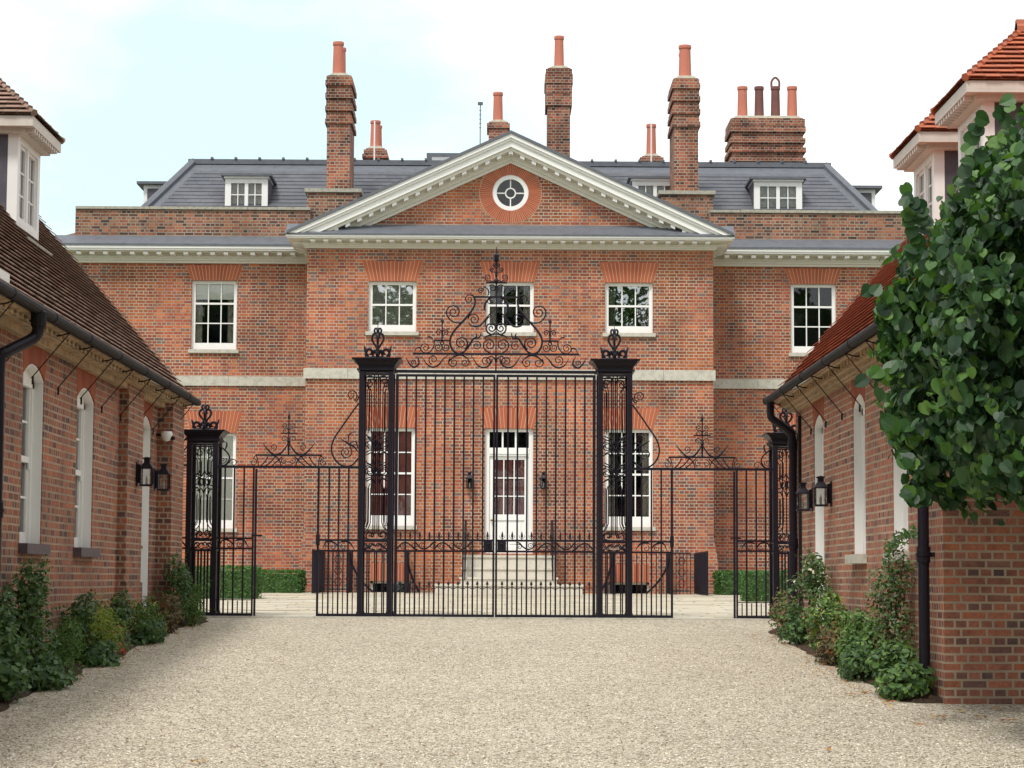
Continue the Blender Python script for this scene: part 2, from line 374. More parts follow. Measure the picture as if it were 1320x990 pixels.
def sash(parent, mat4, cx, w, z0, z1, cols, rows, meeting=None, d=.10, rail=.16, stile=.085, bar=.026, glass='glass', back=None, backfrac=(0, 1), sill='stone', sillw=.07, sillh=.085, name='window', label=None, curtain=False, toprail=.07):
    mt = mat4 @ Matrix.Translation((cx, 0, 0))
    fr = MB(mt); t = .055
    fr.box(-w / 2, -w / 2 + stile, d, d + t, z0, z1); fr.box(w / 2 - stile, w / 2, d, d + t, z0, z1)
    fr.box(-w / 2 + stile, w / 2 - stile, d, d + t, z1 - toprail, z1)
    fr.box(-w / 2 + stile, w / 2 - stile, d, d + t, z0, z0 + rail)
    gx0, gx1, gz0, gz1 = -w / 2 + stile, w / 2 - stile, z0 + rail, z1 - toprail
    for i in range(1, cols):
        x = gx0 + (gx1 - gx0) * i / cols
        fr.box(x - bar / 2, x + bar / 2, d + .012, d + t - .008, gz0, gz1)
    tot = sum(rows); z = gz1
    for j, r in enumerate(rows[:-1]):
        z -= (gz1 - gz0) * r / tot
        h = .045 if meeting == j + 1 else bar
        dd = 0 if meeting == j + 1 else .014
        fr.box(gx0, gx1, d + dd + .002, d + t - .004, z - h / 2, z + h / 2)
    # outer staff bead
    fr.box(-w / 2, -w / 2 + .03, d - .03, d, z0, z1); fr.box(w / 2 - .03, w / 2, d - .03, d, z0, z1)
    fr.box(-w / 2 + .03, w / 2 - .03, d - .03, d, z1 - .03, z1)
    o = fr.build(name, 'white', parent)
    if label: o['label'] = label
    MB(mt).box(gx0, gx1, d + .028, d + .032, gz0, gz1).build('pane', glass, o)
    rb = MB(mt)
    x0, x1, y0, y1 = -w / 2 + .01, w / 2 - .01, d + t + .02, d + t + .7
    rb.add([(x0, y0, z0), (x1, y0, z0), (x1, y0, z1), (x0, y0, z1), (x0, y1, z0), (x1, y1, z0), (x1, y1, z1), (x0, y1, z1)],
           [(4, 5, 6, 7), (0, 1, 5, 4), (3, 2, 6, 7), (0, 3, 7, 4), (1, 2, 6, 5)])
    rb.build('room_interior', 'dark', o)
    if back == 'blind' or back == 'curtain_full':
        za = gz1 - (gz1 - gz0) * backfrac[1]
        MB(mt).box(-w / 2 + .02, w / 2 - .02, d + .060, d + .066, za, z1 - .01).build('blind', 'blind' if back == 'blind' else 'curtain', o)
    if back == 'shutter':
        s = MB(mt)
        n = 6
        for i in range(n):
            a = -w / 2 + .02 + (w - .04) * i / n; b = a + (w - .04) / n - .012
            s.box(a, b, d + .10, d + .125, z0 + .02, z1 - .02)
            s.box(a + .03, b - .03, d + .09, d + .10, z0 + .12, (z0 + z1) / 2 - .06); s.box(a + .03, b - .03, d + .09, d + .10, (z0 + z1) / 2 + .06, z1 - .12)
        s.build('shutter', 'shutter', o)
    if curtain:
        for sg in (-1, 1):
            c = MB(mt); pts = []
            n = 14
            xs = [sg * (w / 2 - .02 - .22 * (i / n)) for i in range(n + 1)]
            ys = [d + .13 + .02 * math.sin(i * 2.1) for i in range(n + 1)]
            vs = [(x, y, z0 + .02) for x, y in zip(xs, ys)] + [(x - sg * .03 * 0, y, z1 - .02) for x, y in zip(xs, ys)]
            c.add(vs, [(i, i + 1, i + n + 2, i + n + 1) for i in range(n)]).build('curtain', 'curtain', o)
    if sill:
        MB(mt).box(-w / 2 - .06, w / 2 + .06, -sillw, d + .02, z0 - sillh, z0 - .001).build('sill', sill, o)
    return o

def tile_field(mb, org, ud, vd, L, gauge, tw, urange, th=.014, jit=.004, lap=1.15, sag=0):
    """courses of real tiles: org + u*ud + v*vd, v up the slope"""
    org, ud, vd = Vector(org), Vector(ud).normalized(), Vector(vd).normalized()
    n = ud.cross(vd)
    if n.z < 0: n = -n
    rows = int(L / gauge) + 1
    for r in range(rows):
        v = r * gauge; a, b = urange(min(v + gauge * .5, L))
        if b - a < tw * .3: continue
        u = a - (tw / 2 if r % 2 else 0)
        while u < b:
            c0, c1 = max(u, a), min(u + tw - .004, b)
            if c1 - c0 > .02:
                dz = random.uniform(-jit, jit) * .4; dv = random.uniform(-jit, jit) * .8
                lo = org + vd * (v + dv) + n * (th + .012 + dz); hi = org + vd * min(v + gauge * lap, L + .02) + n * (.004 + dz)
                A = lo + ud * c0; B = lo + ud * c1; C = hi + ud * c1; D = hi + ud * c0
                dn = n * -.011
                mb.add([A, B, C, D, A + dn, B + dn, C + dn * .3, D + dn * .3], [(0, 1, 2, 3), (0, 4, 5, 1), (1, 5, 6, 2), (3, 7, 4, 0)])
            u += tw
# ================================================================== THE HOUSE
PY, WY = 52.0, 53.95
def pz(py, px=657, Y=PY): return U(px, py, Y)[1]
def pxx(px, py=500, Y=PY): return U(px, py, Y)[0]
HX = pxx(657, 450)                       # axis of the house
house = thing('brick_mansion', (HX, 55, 1.29), 'symmetrical red brick country house with a white pediment, slate roof and tall chimneys', 'house')
def hl(px): return pxx(px, 450)
PW0 = (pxx(921, 450) - pxx(396, 450)) / 2
PX0, PX1 = HX - PW0, HX + PW0
zc0 = pz(321.5); zc1 = U(657, 303.8, PY - .46)[1]         # cornice underside, corona top (outer)
ztymp = pz(291)                          # foot of the tympanum
Fm = LM(0, PY, 'front')
G0 = .9
winU = [HX - (pxx(657, 400) - pxx(505.5, 400)), HX, HX + (pxx(810.5, 400) - pxx(657, 400))]
zu1, zu0 = pz(363.5), pz(428.5)
zg1, zg0 = pz(552.5), pz(678.5)
zd0 = pz(713.5)
WWD = pxx(687, 600) - pxx(625, 600)      # 1.1 m
zb1, zb0 = pz(750), pz(768)
holes = [(c - WWD / 2, c + WWD / 2, zu0, zu1) for c in winU]
holes += [(c - WWD / 2, c + WWD / 2, zg0, zg1) for c in (winU[0], winU[2])] + [(HX - WWD / 2, HX + WWD / 2, zd0, zg1)]
bas = [(c - .47, c + .47, zb0, zb1) for c in (winU[0] + .02, winU[2] - .0)]
w = MB(Fm); wall_holes(w, PX0, PX1, G0, zc0 + .25, holes + bas)
w.box(PX0, PX0 + .25, .001, WY - PY + .02, G0, zc0 + .25) if 0 else None
for X in (PX0, PX1): w.add([(X, 0, G0), (X, 2.2, G0), (X, 2.2, zc0 + .25), (X, 0, zc0 + .25)], [(0, 1, 2, 3)])
# splayed plinth at the two corners
for sg, X in ((-1, PX0), (1, PX1)):
    w.prism([(X - sg * .5, 1.2), (X + sg * .10, 1.2), (X + sg * .10, pz(725)), (X + sg * .002, pz(692)), (X - sg * .5, pz(692))], -.03, 1.9)
pwall = w.build('wall', 'brick', house)

# wings
WZ = lambda py, px=250: U(px, py, WY)[1]
wzc0 = WZ(339.5); wzc1 = U(250, 316.8, WY - .46)[1]
WX = pxx(97, 290, WY); WX = (HX - WX); WL, WR = HX - WX, HX + WX
wu1, wu0 = WZ(361.5), WZ(450.5)
wux = HX - pxx(276, 400, WY)
wg1, wg0 = WZ(558), WZ(681)
WW2 = pxx(305, 400, WY) - pxx(246.5, 400, WY)
wgx = HX - pxx(274.5, 600, WY)
WUX = {-1: -wux, 1: pxx(1048.5, 400, WY) - HX}; WGX = {-1: -wgx, 1: pxx(1048.5, 600, WY) - HX}
Wm = LM(0, WY, 'front')
par1 = WZ(266.5); par0 = WZ(306.5)
WBACK = WY + 9.5
for sg in (-1, 1):
    a, b = (WL, PX0 - .0) if sg < 0 else (PX1, WR)
    w = MB(Wm)
    h = [(HX + WUX[sg] - WW2 / 2, HX + WUX[sg] + WW2 / 2, wu0, wu1), (HX + WGX[sg] - WW2 / 2, HX + WGX[sg] + WW2 / 2, wg0, wg1)]
    wall_holes(w, a, b, G0, wzc1, h)
    X = WL if sg < 0 else WR
    w.add([(X, 0, G0), (X, WBACK - WY, G0), (X, WBACK - WY, wzc1), (X, 0, wzc1)], [(0, 1, 2, 3)])
    w.build('wall', 'brick', house)
MB().box(WL, WR, WBACK - .3, WBACK, G0, par0).build('wall', 'brick', house)

def cornice(mbw, mbl, mbm, x0, x1, Y, z0, z1, proj, ret=None, sp=.305, mod=True, lead=(None, None)):
    """z0 underside, z1 top of corona; returns along both ends"""
    h = z1 - z0
    def ring(p0, za, zb, mb):
        mb.box(x0 - (p0 if ret else 0), x1 + (p0 if ret else 0), Y - p0, Y + (ret or .3), za, zb)
    ring(.07, z0, z0 + h * .20, mbw); ring(.11, z0 + h * .20 + .001, z0 + h * .46, mbw); ring(.15, z0 + h * .46 + .001, z0 + h * .66, mbw)
    ring(proj - .10, z0 + h * .66 + .001, z0 + h * .74, mbw)
    return h
def run_cornice(x0, x1, Y, z0, z1, proj, rl, rr, retd, n):
    c = MB(); BL = MB(); h = z1 - z0
    for p, a, b in ((.06, 0, .16), (.10, .16, .30), (.13, .30, .46), (proj - .11, .63, .70)):
        c.box(x0 - (p if rl else 0), x1 + (p if rr else 0), Y - p, Y + retd, z0 + h * a + .001, z0 + h * b)
    c.box(x0 - (.115 if rl else 0), x1 + (.115 if rr else 0), Y - .115, Y + retd, z0 + h * .46 + .001, z0 + h * .63)
    # modillion blocks
    L = x1 - x0
    for i in range(n):
        cx = x0 + L * (i + .5) / n
        BL.box(cx - .055, cx + .055, Y - proj + .09, Y - .116, z0 + h * .46, z0 + h * .629)
    for r, X, sg in ((rl, x0, -1), (rr, x1, 1)):
        if r:
            for k in range(int(retd / .3)):
                yy = Y + .05 + .3 * k
                xa, xb = sorted((X + sg * .116, X + sg * (proj - .12)))
                BL.box(xa, xb, yy, yy + .11, z0 + h * .46, z0 + h * .629)
    o = c.build('cornice', 'cornice', house)
    f = BL
    f.box(x0 - (proj - .03 if rl else 0), x1 + (proj - .03 if rr else 0), Y - proj + .03, Y + retd, z0 + h * .70 + .001, z0 + h * .84)
    f.box(x0 - (proj if rl else 0), x1 + (proj if rr else 0), Y - proj, Y + retd, z0 + h * .84 + .001, z0 + h)
    f.build('fascia', 'white', o)
    return o
PP = .46
run_cornice(PX0, PX1, PY, zc0, zc1, PP, True, True, WY - PY - .0, 31)
for sg in (-1, 1):
    a, b = (WL, PX0 - .001) if sg < 0 else (PX1 + .001, WR)
    run_cornice(a, b, WY, wzc0, wzc1, PP, sg < 0, sg > 0, .4, 18)
# lead weatherings
l = MB()
l.prism([(PY - PP - .02, zc1 + .002), (PY + .02, zc1 + .002), (PY + .02, ztymp + .02), (PY - PP - .02, zc1 + .035)], PX0 - PP - .01, PX1 + PP + .01, 'x')
l.build('lead_weathering', 'lead', house)
for sg in (-1, 1):
    a, b = (WL - PP - .02, PX0 - PP) if sg < 0 else (PX1 + PP, WR + PP + .02)
    MB().prism([(WY - PP - .02, wzc1 + .002), (WY + .02, wzc1 + .002), (WY + .02, par0 + .05), (WY - PP - .02, wzc1 + .05)], a, b, 'x').build('lead_weathering', 'lead', house)
# parapets with worn coping
for sg in (-1, 1):
    a, b = (WL, PX0 - .5) if sg < 0 else (PX1 + .5, WR)
    if sg < 0: b = HX - (HX - pxx(400, 280, WY))
    else: a = HX + (HX - pxx(400, 280, WY))
    pm = MB(); pm.box(a, b, WY + .0, WY + .34, par0 - .3, par1 - .07)
    X = WL if sg < 0 else WR
    xa, xb = sorted((X, X - sg * .34)); pm.box(xa, xb, WY + .341, WBACK, par0 - .3, par1 - .07)
    p = pm.build('parapet', 'brick_old', house)
    cm = MB(); x = a; 
    while x < b - .05:
        x2 = min(x + random.uniform(.7, 1.1), b); dz = random.uniform(-.006, .006)
        cm.box(x + .004, x2 - .004, WY - .05, WY + .39, par1 - .068, par1 + dz); x = x2
    xa, xb = sorted((X + sg * .05, X - sg * .39)); cm.box(xa, xb, WY + .392, WBACK, par1 - .068, par1)
    cm.build('coping', 'coping' if sg < 0 else 'coping', p)
# string courses
def string(px0, px1, Y, ya, yb, nm='string_course'):
    x = px0; s = MB(); za, zb = U(657, yb, Y)[1], U(657, ya, Y)[1]
    while x < px1 - .02:
        x2 = min(x + random.uniform(.9, 1.6), px1); 
        if px1 - x2 < .4: x2 = px1
        s.box(x + .003, x2 - .003, Y - .05 - random.uniform(0, .006), Y + .05, za, zb); x = x2
    return s.build(nm, 'stone', house)
string(PX0 - .05, PX1 + .05, PY, 476, 489.5)
string(WL, PX0 - .055, WY, 487.3, 499.5); string(PX1 + .055, WR, WY, 487.3, 499.5)

# tympanum with a round opening
ax, az = HX, U(657, 169.5, PY - PP)[1]
ex, ez = pxx(371.5, 297.5, PY - PP), U(371.5, 297.5, PY - PP)[1]
slope = (az - ez) / (HX - ex)
def rake(off): return lambda x: az - off - slope * abs(x - HX)
oz = pz(248.5, 659); ox = HX
TH = .66
ty = MB(Fm); nx = 2 * int(PW0 / .25)
q = .50
def topz(x): return rake(TH - .06)(x)
xs = sorted({PX0 + i * (PX1 - PX0) / 60 for i in range(61)} | {ox - q, ox + q, HX})
for a, b in zip(xs[:-1], xs[1:]):
    za, zb = topz(a), topz(b)
    if max(za, zb) < ztymp - .1: continue
    za, zb = max(za, ztymp - .1), max(zb, ztymp - .1)
    if ox - q - 1e-6 <= a and b <= ox + q + 1e-6:
        ty.add([(a, 0, ztymp - .1), (b, 0, ztymp - .1), (b, 0, oz - q), (a, 0, oz - q)], [(0, 1, 2, 3)])
        ty.add([(a, 0, oz + q), (b, 0, oz + q), (b, 0, max(zb, oz + q)), (a, 0, max(za, oz + q))], [(0, 1, 2, 3)])
    else:
        ty.add([(a, 0, ztymp - .1), (b, 0, ztymp - .1), (b, 0, zb), (a, 0, za)], [(0, 1, 2, 3)])
ped = ty.build('pediment', 'brick', house)
rg = MB(); n = 84; r0, r1 = .42, .715
for i in range(n):
    a0, a1 = 2 * math.pi * (i + .11) / n, 2 * math.pi * (i + .89) / n
    pts = [(ox + r * math.cos(a), oz + r * math.sin(a)) for r, a in ((r0, a0), (r1, a0), (r1, a1), (r0, a1))]
    rg.prism(pts, PY - .008, PY + .16)
rg.build('brick_surround', 'rubbed', ped)
jr = MB()
for i in range(n):
    a0, a1 = 2 * math.pi * i / n, 2 * math.pi * (i + 1) / n
    jr.add([(ox + r * math.cos(a), PY - .003, oz + r * math.sin(a)) for r, a in ((r0, a0), (.88, a0), (.88, a1), (r0, a1))][:0] or
           [(ox + r * math.cos(a), PY - .003, oz + r * math.sin(a)) for r, a in ((r0 + .003, a0), (r1 + .012, a0), (r1 + .012, a1), (r0 + .003, a1))], [(0, 1, 2, 3)])
jr.build('joints', 'rubbed_gap', ped)
oc = MB()
def ringm(mb, ra, rb, y0, y1, n=40):
    for i in range(n):
        a0, a1 = 2 * math.pi * i / n, 2 * math.pi * (i + 1) / n
        P = [(ox + r * math.cos(a), oz + r * math.sin(a)) for r, a in ((ra, a0), (rb, a0), (rb, a1), (ra, a1))]
        mb.prism(P, y0, y1)
ringm(oc, .32, .425, PY + .01, PY + .10); ringm(oc, .10, .13, PY + .06, PY + .10, 24)
for a in range(4):
    an = a * math.pi / 2; c, s = math.cos(an), math.sin(an)
    P = [(ox + c * .125 - s * .013, oz + s * .125 + c * .013), (ox + c * .125 + s * .013, oz + s * .125 - c * .013), (ox + c * .33 + s * .013, oz + s * .33 - c * .013), (ox + c * .33 - s * .013, oz + s * .33 + c * .013)]
    oc.prism(P, PY + .06, PY + .095)
ow = oc.build('round_window', 'white', house)
ow['label'] = 'round white window with a small central ring in the pediment'
gm = MB(); gm.prism([(ox + .33 * math.cos(2 * math.pi * i / 32), oz + .33 * math.sin(2 * math.pi * i / 32)) for i in range(32)], PY + .075, PY + .08); gm.build('pane', 'glass', ow)
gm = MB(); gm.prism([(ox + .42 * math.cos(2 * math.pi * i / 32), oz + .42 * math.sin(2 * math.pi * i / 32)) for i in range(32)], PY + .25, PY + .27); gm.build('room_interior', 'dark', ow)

# raking cornice: stacked strips clipped at the lead weathering
def clipz(poly, zmin):
    out = []
    for i in range(len(poly)):
        a, b = poly[i], poly[(i + 1) % len(poly)]
        ia, ib = a[1] >= zmin, b[1] >= zmin
        if ia: out.append(a)
        if ia != ib:
            t = (zmin - a[1]) / (b[1] - a[1]); out.append((a[0] + t * (b[0] - a[0]), zmin))
    return out
zcl = zc1 + .04
def strip(mb, o0, o1, y0, y1, xe=None):
    xe = xe if xe is not None else (HX - ex)
    for sg in (-1, 1):
        X = HX + sg * xe
        poly = [(X, rake(o1)(X)), (HX, rake(o1)(HX)), (HX, rake(o0)(HX)), (X, rake(o0)(X))]
        poly = clipz(poly, zcl)
        if len(poly) > 2: mb.prism(poly, y0, y1)
E0 = HX - ex
rk = MB()
strip(rk, .345, .42, PY - PP + .11, PY + .1, E0 - .10); strip(rk, .42, .50, PY - .13, PY + .1, E0 - .3)
strip(rk, .50, .58, PY - .10, PY + .1, E0 - .3); strip(rk, .58, TH, PY - .05, PY + .1, E0 - .3)
nmd = 21; fa = MB()
for sg in (-1, 1):
    for i in range(nmd):
        x = HX + sg * (.0 + (i + (.0 if i == 0 else 0)) * .268)
        if sg > 0 and i == 0: continue
        o0, o1 = .421, .49
        if rake(.5)(x) < zcl + .02: continue
        sx = .05
        A, B = x - sx, x + sx
        fa.prism([(A, rake(o1)(A)), (B, rake(o1)(B)), (B, rake(o0)(B)), (A, rake(o0)(A))] if i else
                 [(A, rake(o1)(A)), (x, rake(o1)(x)), (B, rake(o1)(B)), (B, rake(o0)(B)), (x, rake(o0)(x)), (A, rake(o0)(A))], PY - PP + .13, PY - .131)

rko = rk.build('raking_cornice', 'cornice', house)
strip(fa, .05, .14, PY - PP - .03, PY + .1); strip(fa, .141, .20, PY - PP + .01, PY + .1, E0 - .04); strip(fa, .201, .344, PY - PP + .05, PY + .1, E0 - .08)
fa.build('fascia', 'white', rko)
ld = MB(); strip(ld, -.02, .048, PY - PP - .06, PY + 6.2, E0 + .03); ld.build('lead_capping', 'lead', rko)
# arches
for c in winU: flat_arch(house, Fm, c, WWD + .02, zu1, pz(337.5))
for c in (winU[0], HX, winU[2]): flat_arch(house, Fm, c, WWD + .02, zg1, pz(525.5))
for (a, b, c_, d_) in bas: flat_arch(house, Fm, (a + b) / 2, (b - a), d_, pz(726.5), flare=.0)
for sg in (-1, 1):
    flat_arch(house, Wm, HX + WUX[sg], WW2 + .02, wu1, WZ(341.5) , flare=.13)
    flat_arch(house, Wm, HX + WGX[sg], WW2 + .02, wg1, WZ(530), flare=.13)
# windows of the front block
for i, c in enumerate(winU):
    sash(house, Fm, c, WWD, zu0, zu1, 3, [1, 1], 1, glass='glass_old' if i != 1 else 'glass', back='blind' if i == 0 else None, backfrac=(0, 1), rail=.17,
         curtain=(i != 0), label=['upper window reflecting trees over a pale blind', 'upper window above the front door', 'upper window with broken reflections of sky'][i])
for i, c in enumerate((winU[0], winU[2])):
    sash(house, Fm, c, WWD, zg0, zg1, 3, [1, 1, 1, 1], 2, glass='glass', back='shutter' if i == 0 else None, curtain=(i == 1), rail=.24,
         label=['tall ground floor window with red brown shutters behind', 'tall ground floor window with grey reflections'][i])
for (a, b, c_, d_) in bas:
    o = MB(Fm); o.box(a, b, .09, .13, d_ - .05, d_); o.box(a, a + .06, .09, .13, c_, d_); o.box(b - .06, b, .09, .13, c_, d_); o.box((a + b) / 2 - .02, (a + b) / 2 + .02, .09, .13, c_, d_)
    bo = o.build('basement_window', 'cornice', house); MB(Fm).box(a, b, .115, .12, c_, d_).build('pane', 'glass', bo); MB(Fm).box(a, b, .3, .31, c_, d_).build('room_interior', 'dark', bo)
for sg in (-1, 1):
    sash(house, Wm, HX + WUX[sg], WW2, wu0, wu1, 3, [1, 1, 1], 1, back='blind' if sg < 0 else None, backfrac=(0, .26), curtain=True if sg < 0 else False, rail=.17,
         label='wing window with a pale blind half drawn' if sg < 0 else 'dark nine pane wing window')
    sash(house, Wm, HX + WGX[sg], WW2, wg0, wg1, 3, [1, 1, 1, 1], 2, back='blind', backfrac=(0, 1), rail=.2, bar=.012)
# front door with fanlight
D = MB(Fm); w2 = WWD / 2
D.box(HX - w2, HX - w2 + .10, .08, .20, zd0, zg1); D.box(HX + w2 - .10, HX + w2, .08, .20, zd0, zg1); D.box(HX - w2 + .10, HX + w2 - .10, .08, .20, zg1 - .07, zg1)
zt1, zt0 = pz(577), pz(590)
D.box(HX - w2 + .10, HX + w2 - .10, .06, .20, zt0 + .09, zt1); D.box(HX - w2 + .10, HX + w2 - .10, .08, .2, zt0 + .04, zt0 + .089)
for i in (1, 2):
    x = HX - w2 + .10 + (WWD - .2) * i / 3; D.box(x - .02, x + .02, .10, .16, zt1, zg1 - .07)
D.box(HX - w2 - .0, HX + w2 + .0, .02, .3, zd0 - .07, zd0 - .001)
fdf = D.build('door_frame', 'white', house)
MB(Fm).box(HX - w2 + .1, HX + w2 - .1, .14, .145, zt1, zg1 - .07).build('fanlight_pane', 'glass', fdf)
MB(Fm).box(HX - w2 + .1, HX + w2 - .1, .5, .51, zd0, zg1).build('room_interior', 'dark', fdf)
dd = MB(Fm); x0, x1 = HX - w2 + .105, HX + w2 - .105; zga, zgb = pz(663), zt0 - .04
dd.box(x0, x0 + .09, .12, .17, zd0, zt0 + .035); dd.box(x1 - .09, x1, .12, .17, zd0, zt0 + .035)
dd.box(x0 + .09, x1 - .09, .12, .17, zgb, zt0 + .035)
dd.box(x0 + .09, x1 - .09, .12, .17, zga - .13, zga); dd.box(x0 + .09, x1 - .09, .12, .17, zd0, zd0 + .16)
dd.box(x0 + .09, x1 - .09, .15, .165, zd0 + .16, zga - .13)
for k in (0, 1):
    xa = x0 + .12 + k * .35; dd.box(xa, xa + .26, .135, .15, zd0 + .22, zga - .20)
for i in (1, 2):
    x = x0 + .09 + (x1 - x0 - .18) * i / 3; dd.box(x - .012, x + .012, .125, .165, zga, zgb)
    z = zga + (zgb - zga) * i / 3; dd.box(x0 + .09, x1 - .09, .127, .163, z - .012, z + .012)
dr = dd.build('door', 'white', house)
MB(Fm).box(x0 + .09, x1 - .09, .14, .144, zga, zgb).build('pane', 'glass', dr)
sh = MB(Fm)
for k in range(5):
    a = x0 + .02 + (x1 - x0 - .04) * k / 5; sh.box(a, a + (x1 - x0) / 5 - .02, .2, .22, zga - .2, zgb + .05)
sh.build('shutter', 'shutter', dr)
MB(Fm).lathe([(.0, 0), (.03, .004), (.035, .03), (.02, .05), (.0, .06)], (x0 + .06, .07, pz(672)), 10).build('handle', 'brass', dr)

# steps
zs = [pz(713.5) - .02, pz(720.5, 657, 50.9)]
st = MB()
sy = [(51.98, 50.95, pz(716, 657, 50.95), 598, 716), (50.95, 50.65, pz(731.5, 657, 50.65), 597, 717), (50.65, 50.35, pz(744, 657, 50.35), 595, 719), (50.35, 49.95, pz(753, 657, 49.95), 562, 752)]
Ls = []
for (y1, y0, z, pa, pb) in sy:
    xa, xb = pxx(pa, 740, y0), pxx(pb, 740, y0)
    hw = (xb - xa) / 2; Ls.append((hw, y0, z))
    st.box(HX - hw, HX + hw, y0, PY - .02, 1.0, z - .05); st.box(HX - hw - .03, HX + hw + .03, y0 - .03, PY - .02, z - .049, z)
st.build('front_steps', 'steps', house)

# ------------------------------------------------------- roof of the wings (slate mansard)
RB, RT = 55.2, 58.4
zr0 = U(657, 275, RB)[1] - .25; zr1 = U(657, 213, RT)[1]
xl1 = pxx(249, 212, RT); xl0 = pxx(176, 272, RB) - .1
HL0, HL1 = HX - xl0, HX - xl1
run = RT - RB; rise = zr1 - zr0; Ls_ = math.hypot(run, rise)
rfu = MB()
rfu.add([(HX - HL0, RB, zr0), (HX + HL0, RB, zr0), (HX + HL1, RT, zr1), (HX - HL1, RT, zr1),
         (HX - HL0, RB + 9, zr0), (HX + HL0, RB + 9, zr0), (HX + HL1, RT + 3, zr1), (HX - HL1, RT + 3, zr1)],
        [(0, 1, 2, 3), (0, 3, 7, 4), (1, 5, 6, 2), (3, 2, 6, 7), (4, 7, 6, 5)])
roof = rfu.build('roof', 'lead', house)
tf = MB()
tile_field(tf, (HX, RB, zr0), (1, 0, 0), (0, run, rise), Ls_ * .86, .235, .36, lambda v: (-(HL0 + (HL1 - HL0) * v / Ls_) + .28, (HL0 + (HL1 - HL0) * v / Ls_) - .28), th=.006, jit=.001)
dx = HL0 - HL1
for sg in (-1, 1):
    vd = Vector((-sg * dx, 0, rise)); L2 = vd.length
    tile_field(tf, (HX + sg * HL0, 0, zr0), (0, 1, 0), vd, L2 * .86, .235, .36, lambda v: (RB + run * v / L2 + .2, RB + 9 - (9 - run - 3) * v / L2 - .2), th=.01, jit=.002)
tf.build('slates', 'slate', roof)
lr = MB()
for sg in (-1, 1):
    lr.tube([(HX + sg * (HL0 + .0), RB, zr0 + .03), (HX + sg * HL1, RT, zr1 + .03)], .11, 6)
lr.box(HX - HL1 - .12, HX + HL1 + .12, RT - .10, RT + .02, zr1 - .03, zr1 + .10)
for sg in (-1, 1):
    xx = HX + sg * HL1; lr.box(min(xx, xx + sg * .12), max(xx, xx + sg * .12), RT + .02, RT + 3, zr1 - .03, zr1 + .1)
x = HX - HL1 + .5
while x < HX + HL1: lr.box(x - .03, x + .03, RT - .13, RT + 2.9, zr1 + .098, zr1 + .15); x += .62
lr.build('lead_roll', 'lead', roof)

# gable roof running back from the pediment
gr = MB()
for sg in (-1, 1):
    X = HX + sg * (E0 - .1)
    gr.add([(HX, PY + .1, rake(.05)(HX)), (HX, PY + 7.5, rake(.05)(HX)), (X, PY + 7.5, rake(.05)(X)), (X, PY + .1, rake(.05)(X))], [(0, 1, 2, 3)])
gr.build('roof', 'slate', house)

def ldormer(cx, Yf, z0, z1, w, label=None, side=0):
    d = MB(); hw = w / 2
    d.box(cx - hw, cx - hw + .15, Yf, Yf + .10, z0, z1); d.box(cx + hw - .15, cx + hw, Yf, Yf + .10, z0, z1)
    d.box(cx - hw + .15, cx + hw - .15, Yf, Yf + .10, z1 - .12, z1); d.box(cx - hw + .15, cx + hw - .15, Yf, Yf + .10, z0, z0 + .25)
    d.box(cx - .045, cx + .045, Yf + .01, Yf + .09, z0 + .25, z1 - .12)
    for s in (-1, 1):
        xa, xb = sorted((cx + s * .045, cx + s * (hw - .15))); xm = (xa + xb) / 2
        d.box(xm - .012, xm + .012, Yf + .02, Yf + .07, z0 + .25, z1 - .12)
        zz = z0 + .25 + (z1 - .37 - z0) * .5
        d.box(xa, xb, Yf + .022, Yf + .068, zz - .012, zz + .012)
    o = d.build('dormer', 'white', house)
    MB().box(cx - hw + .15, cx + hw - .15, Yf + .05, Yf + .055, z0 + .25, z1 - .12).build('pane', 'glass', o)
    MB().box(cx - hw + .12, cx + hw - .12, Yf + .13, Yf + .14, z0 + .2, z1 - .05).build('curtain', 'curtain', o)
    MB().box(cx - hw - .02, cx - hw + .06, Yf + .101, RT, z0, z1).build('cheek', 'cheek', o); MB().box(cx + hw - .06, cx + hw + .02, Yf + .101, RT, z0, z1).build('cheek', 'cheek', o)
    t = MB(); t.box(cx - hw - .03, cx + hw + .03, Yf - .06, RT, z1 + .001, z1 + .05); t.build('cornice', 'white', o)
    t = MB(); t.box(cx - hw - .10, cx + hw + .10, Yf - .12, RT + .3, z1 + .051, z1 + .11); t.build('lead_top', 'lead', o)
    if label: o['label'] = label
    return o
DY = 56.0
dz1 = U(317, 230, DY)[1]; dz0 = dz1 - .95
for pa, pb, lab in ((290, 345, 'small dormer at the left of the slate roof'), (972, 1034, 'small dormer right of the tall right chimney'), (815, 874, 'dormer half hidden behind the pediment slope')):
    ldormer((pxx(pa, 250, DY) + pxx(pb, 250, DY)) / 2, DY, dz0, dz1, pxx(pb, 250, DY) - pxx(pa, 250, DY), lab)
for sg in (-1, 1):   # dormers on the two hipped ends
    xo = HX + sg * (HL0 + .12); z1 = U(200, 246, 58.5)[1]; d = MB()
    xa, xb = sorted((xo, xo - sg * 1.6)); d.box(xa, xb, 57.6, 59.0, z1 - 1.0, z1)
    o = d.build('dormer', 'white', house); o['label'] = 'dormer seen from the side on the hipped roof end'
    xa, xb = sorted((xo + sg * .16, xo - sg * 1.7)); MB().box(xa, xb, 57.45, 59.15, z1 + .001, z1 + .07).build('lead_top', 'lead', o)
    xa, xb = sorted((xo - sg * .1, xo - sg * 1.62)); MB().box(xa, xb, 57.57, 57.599, z1 - 1.0, z1 - .1).build('cheek', 'cheek', o)
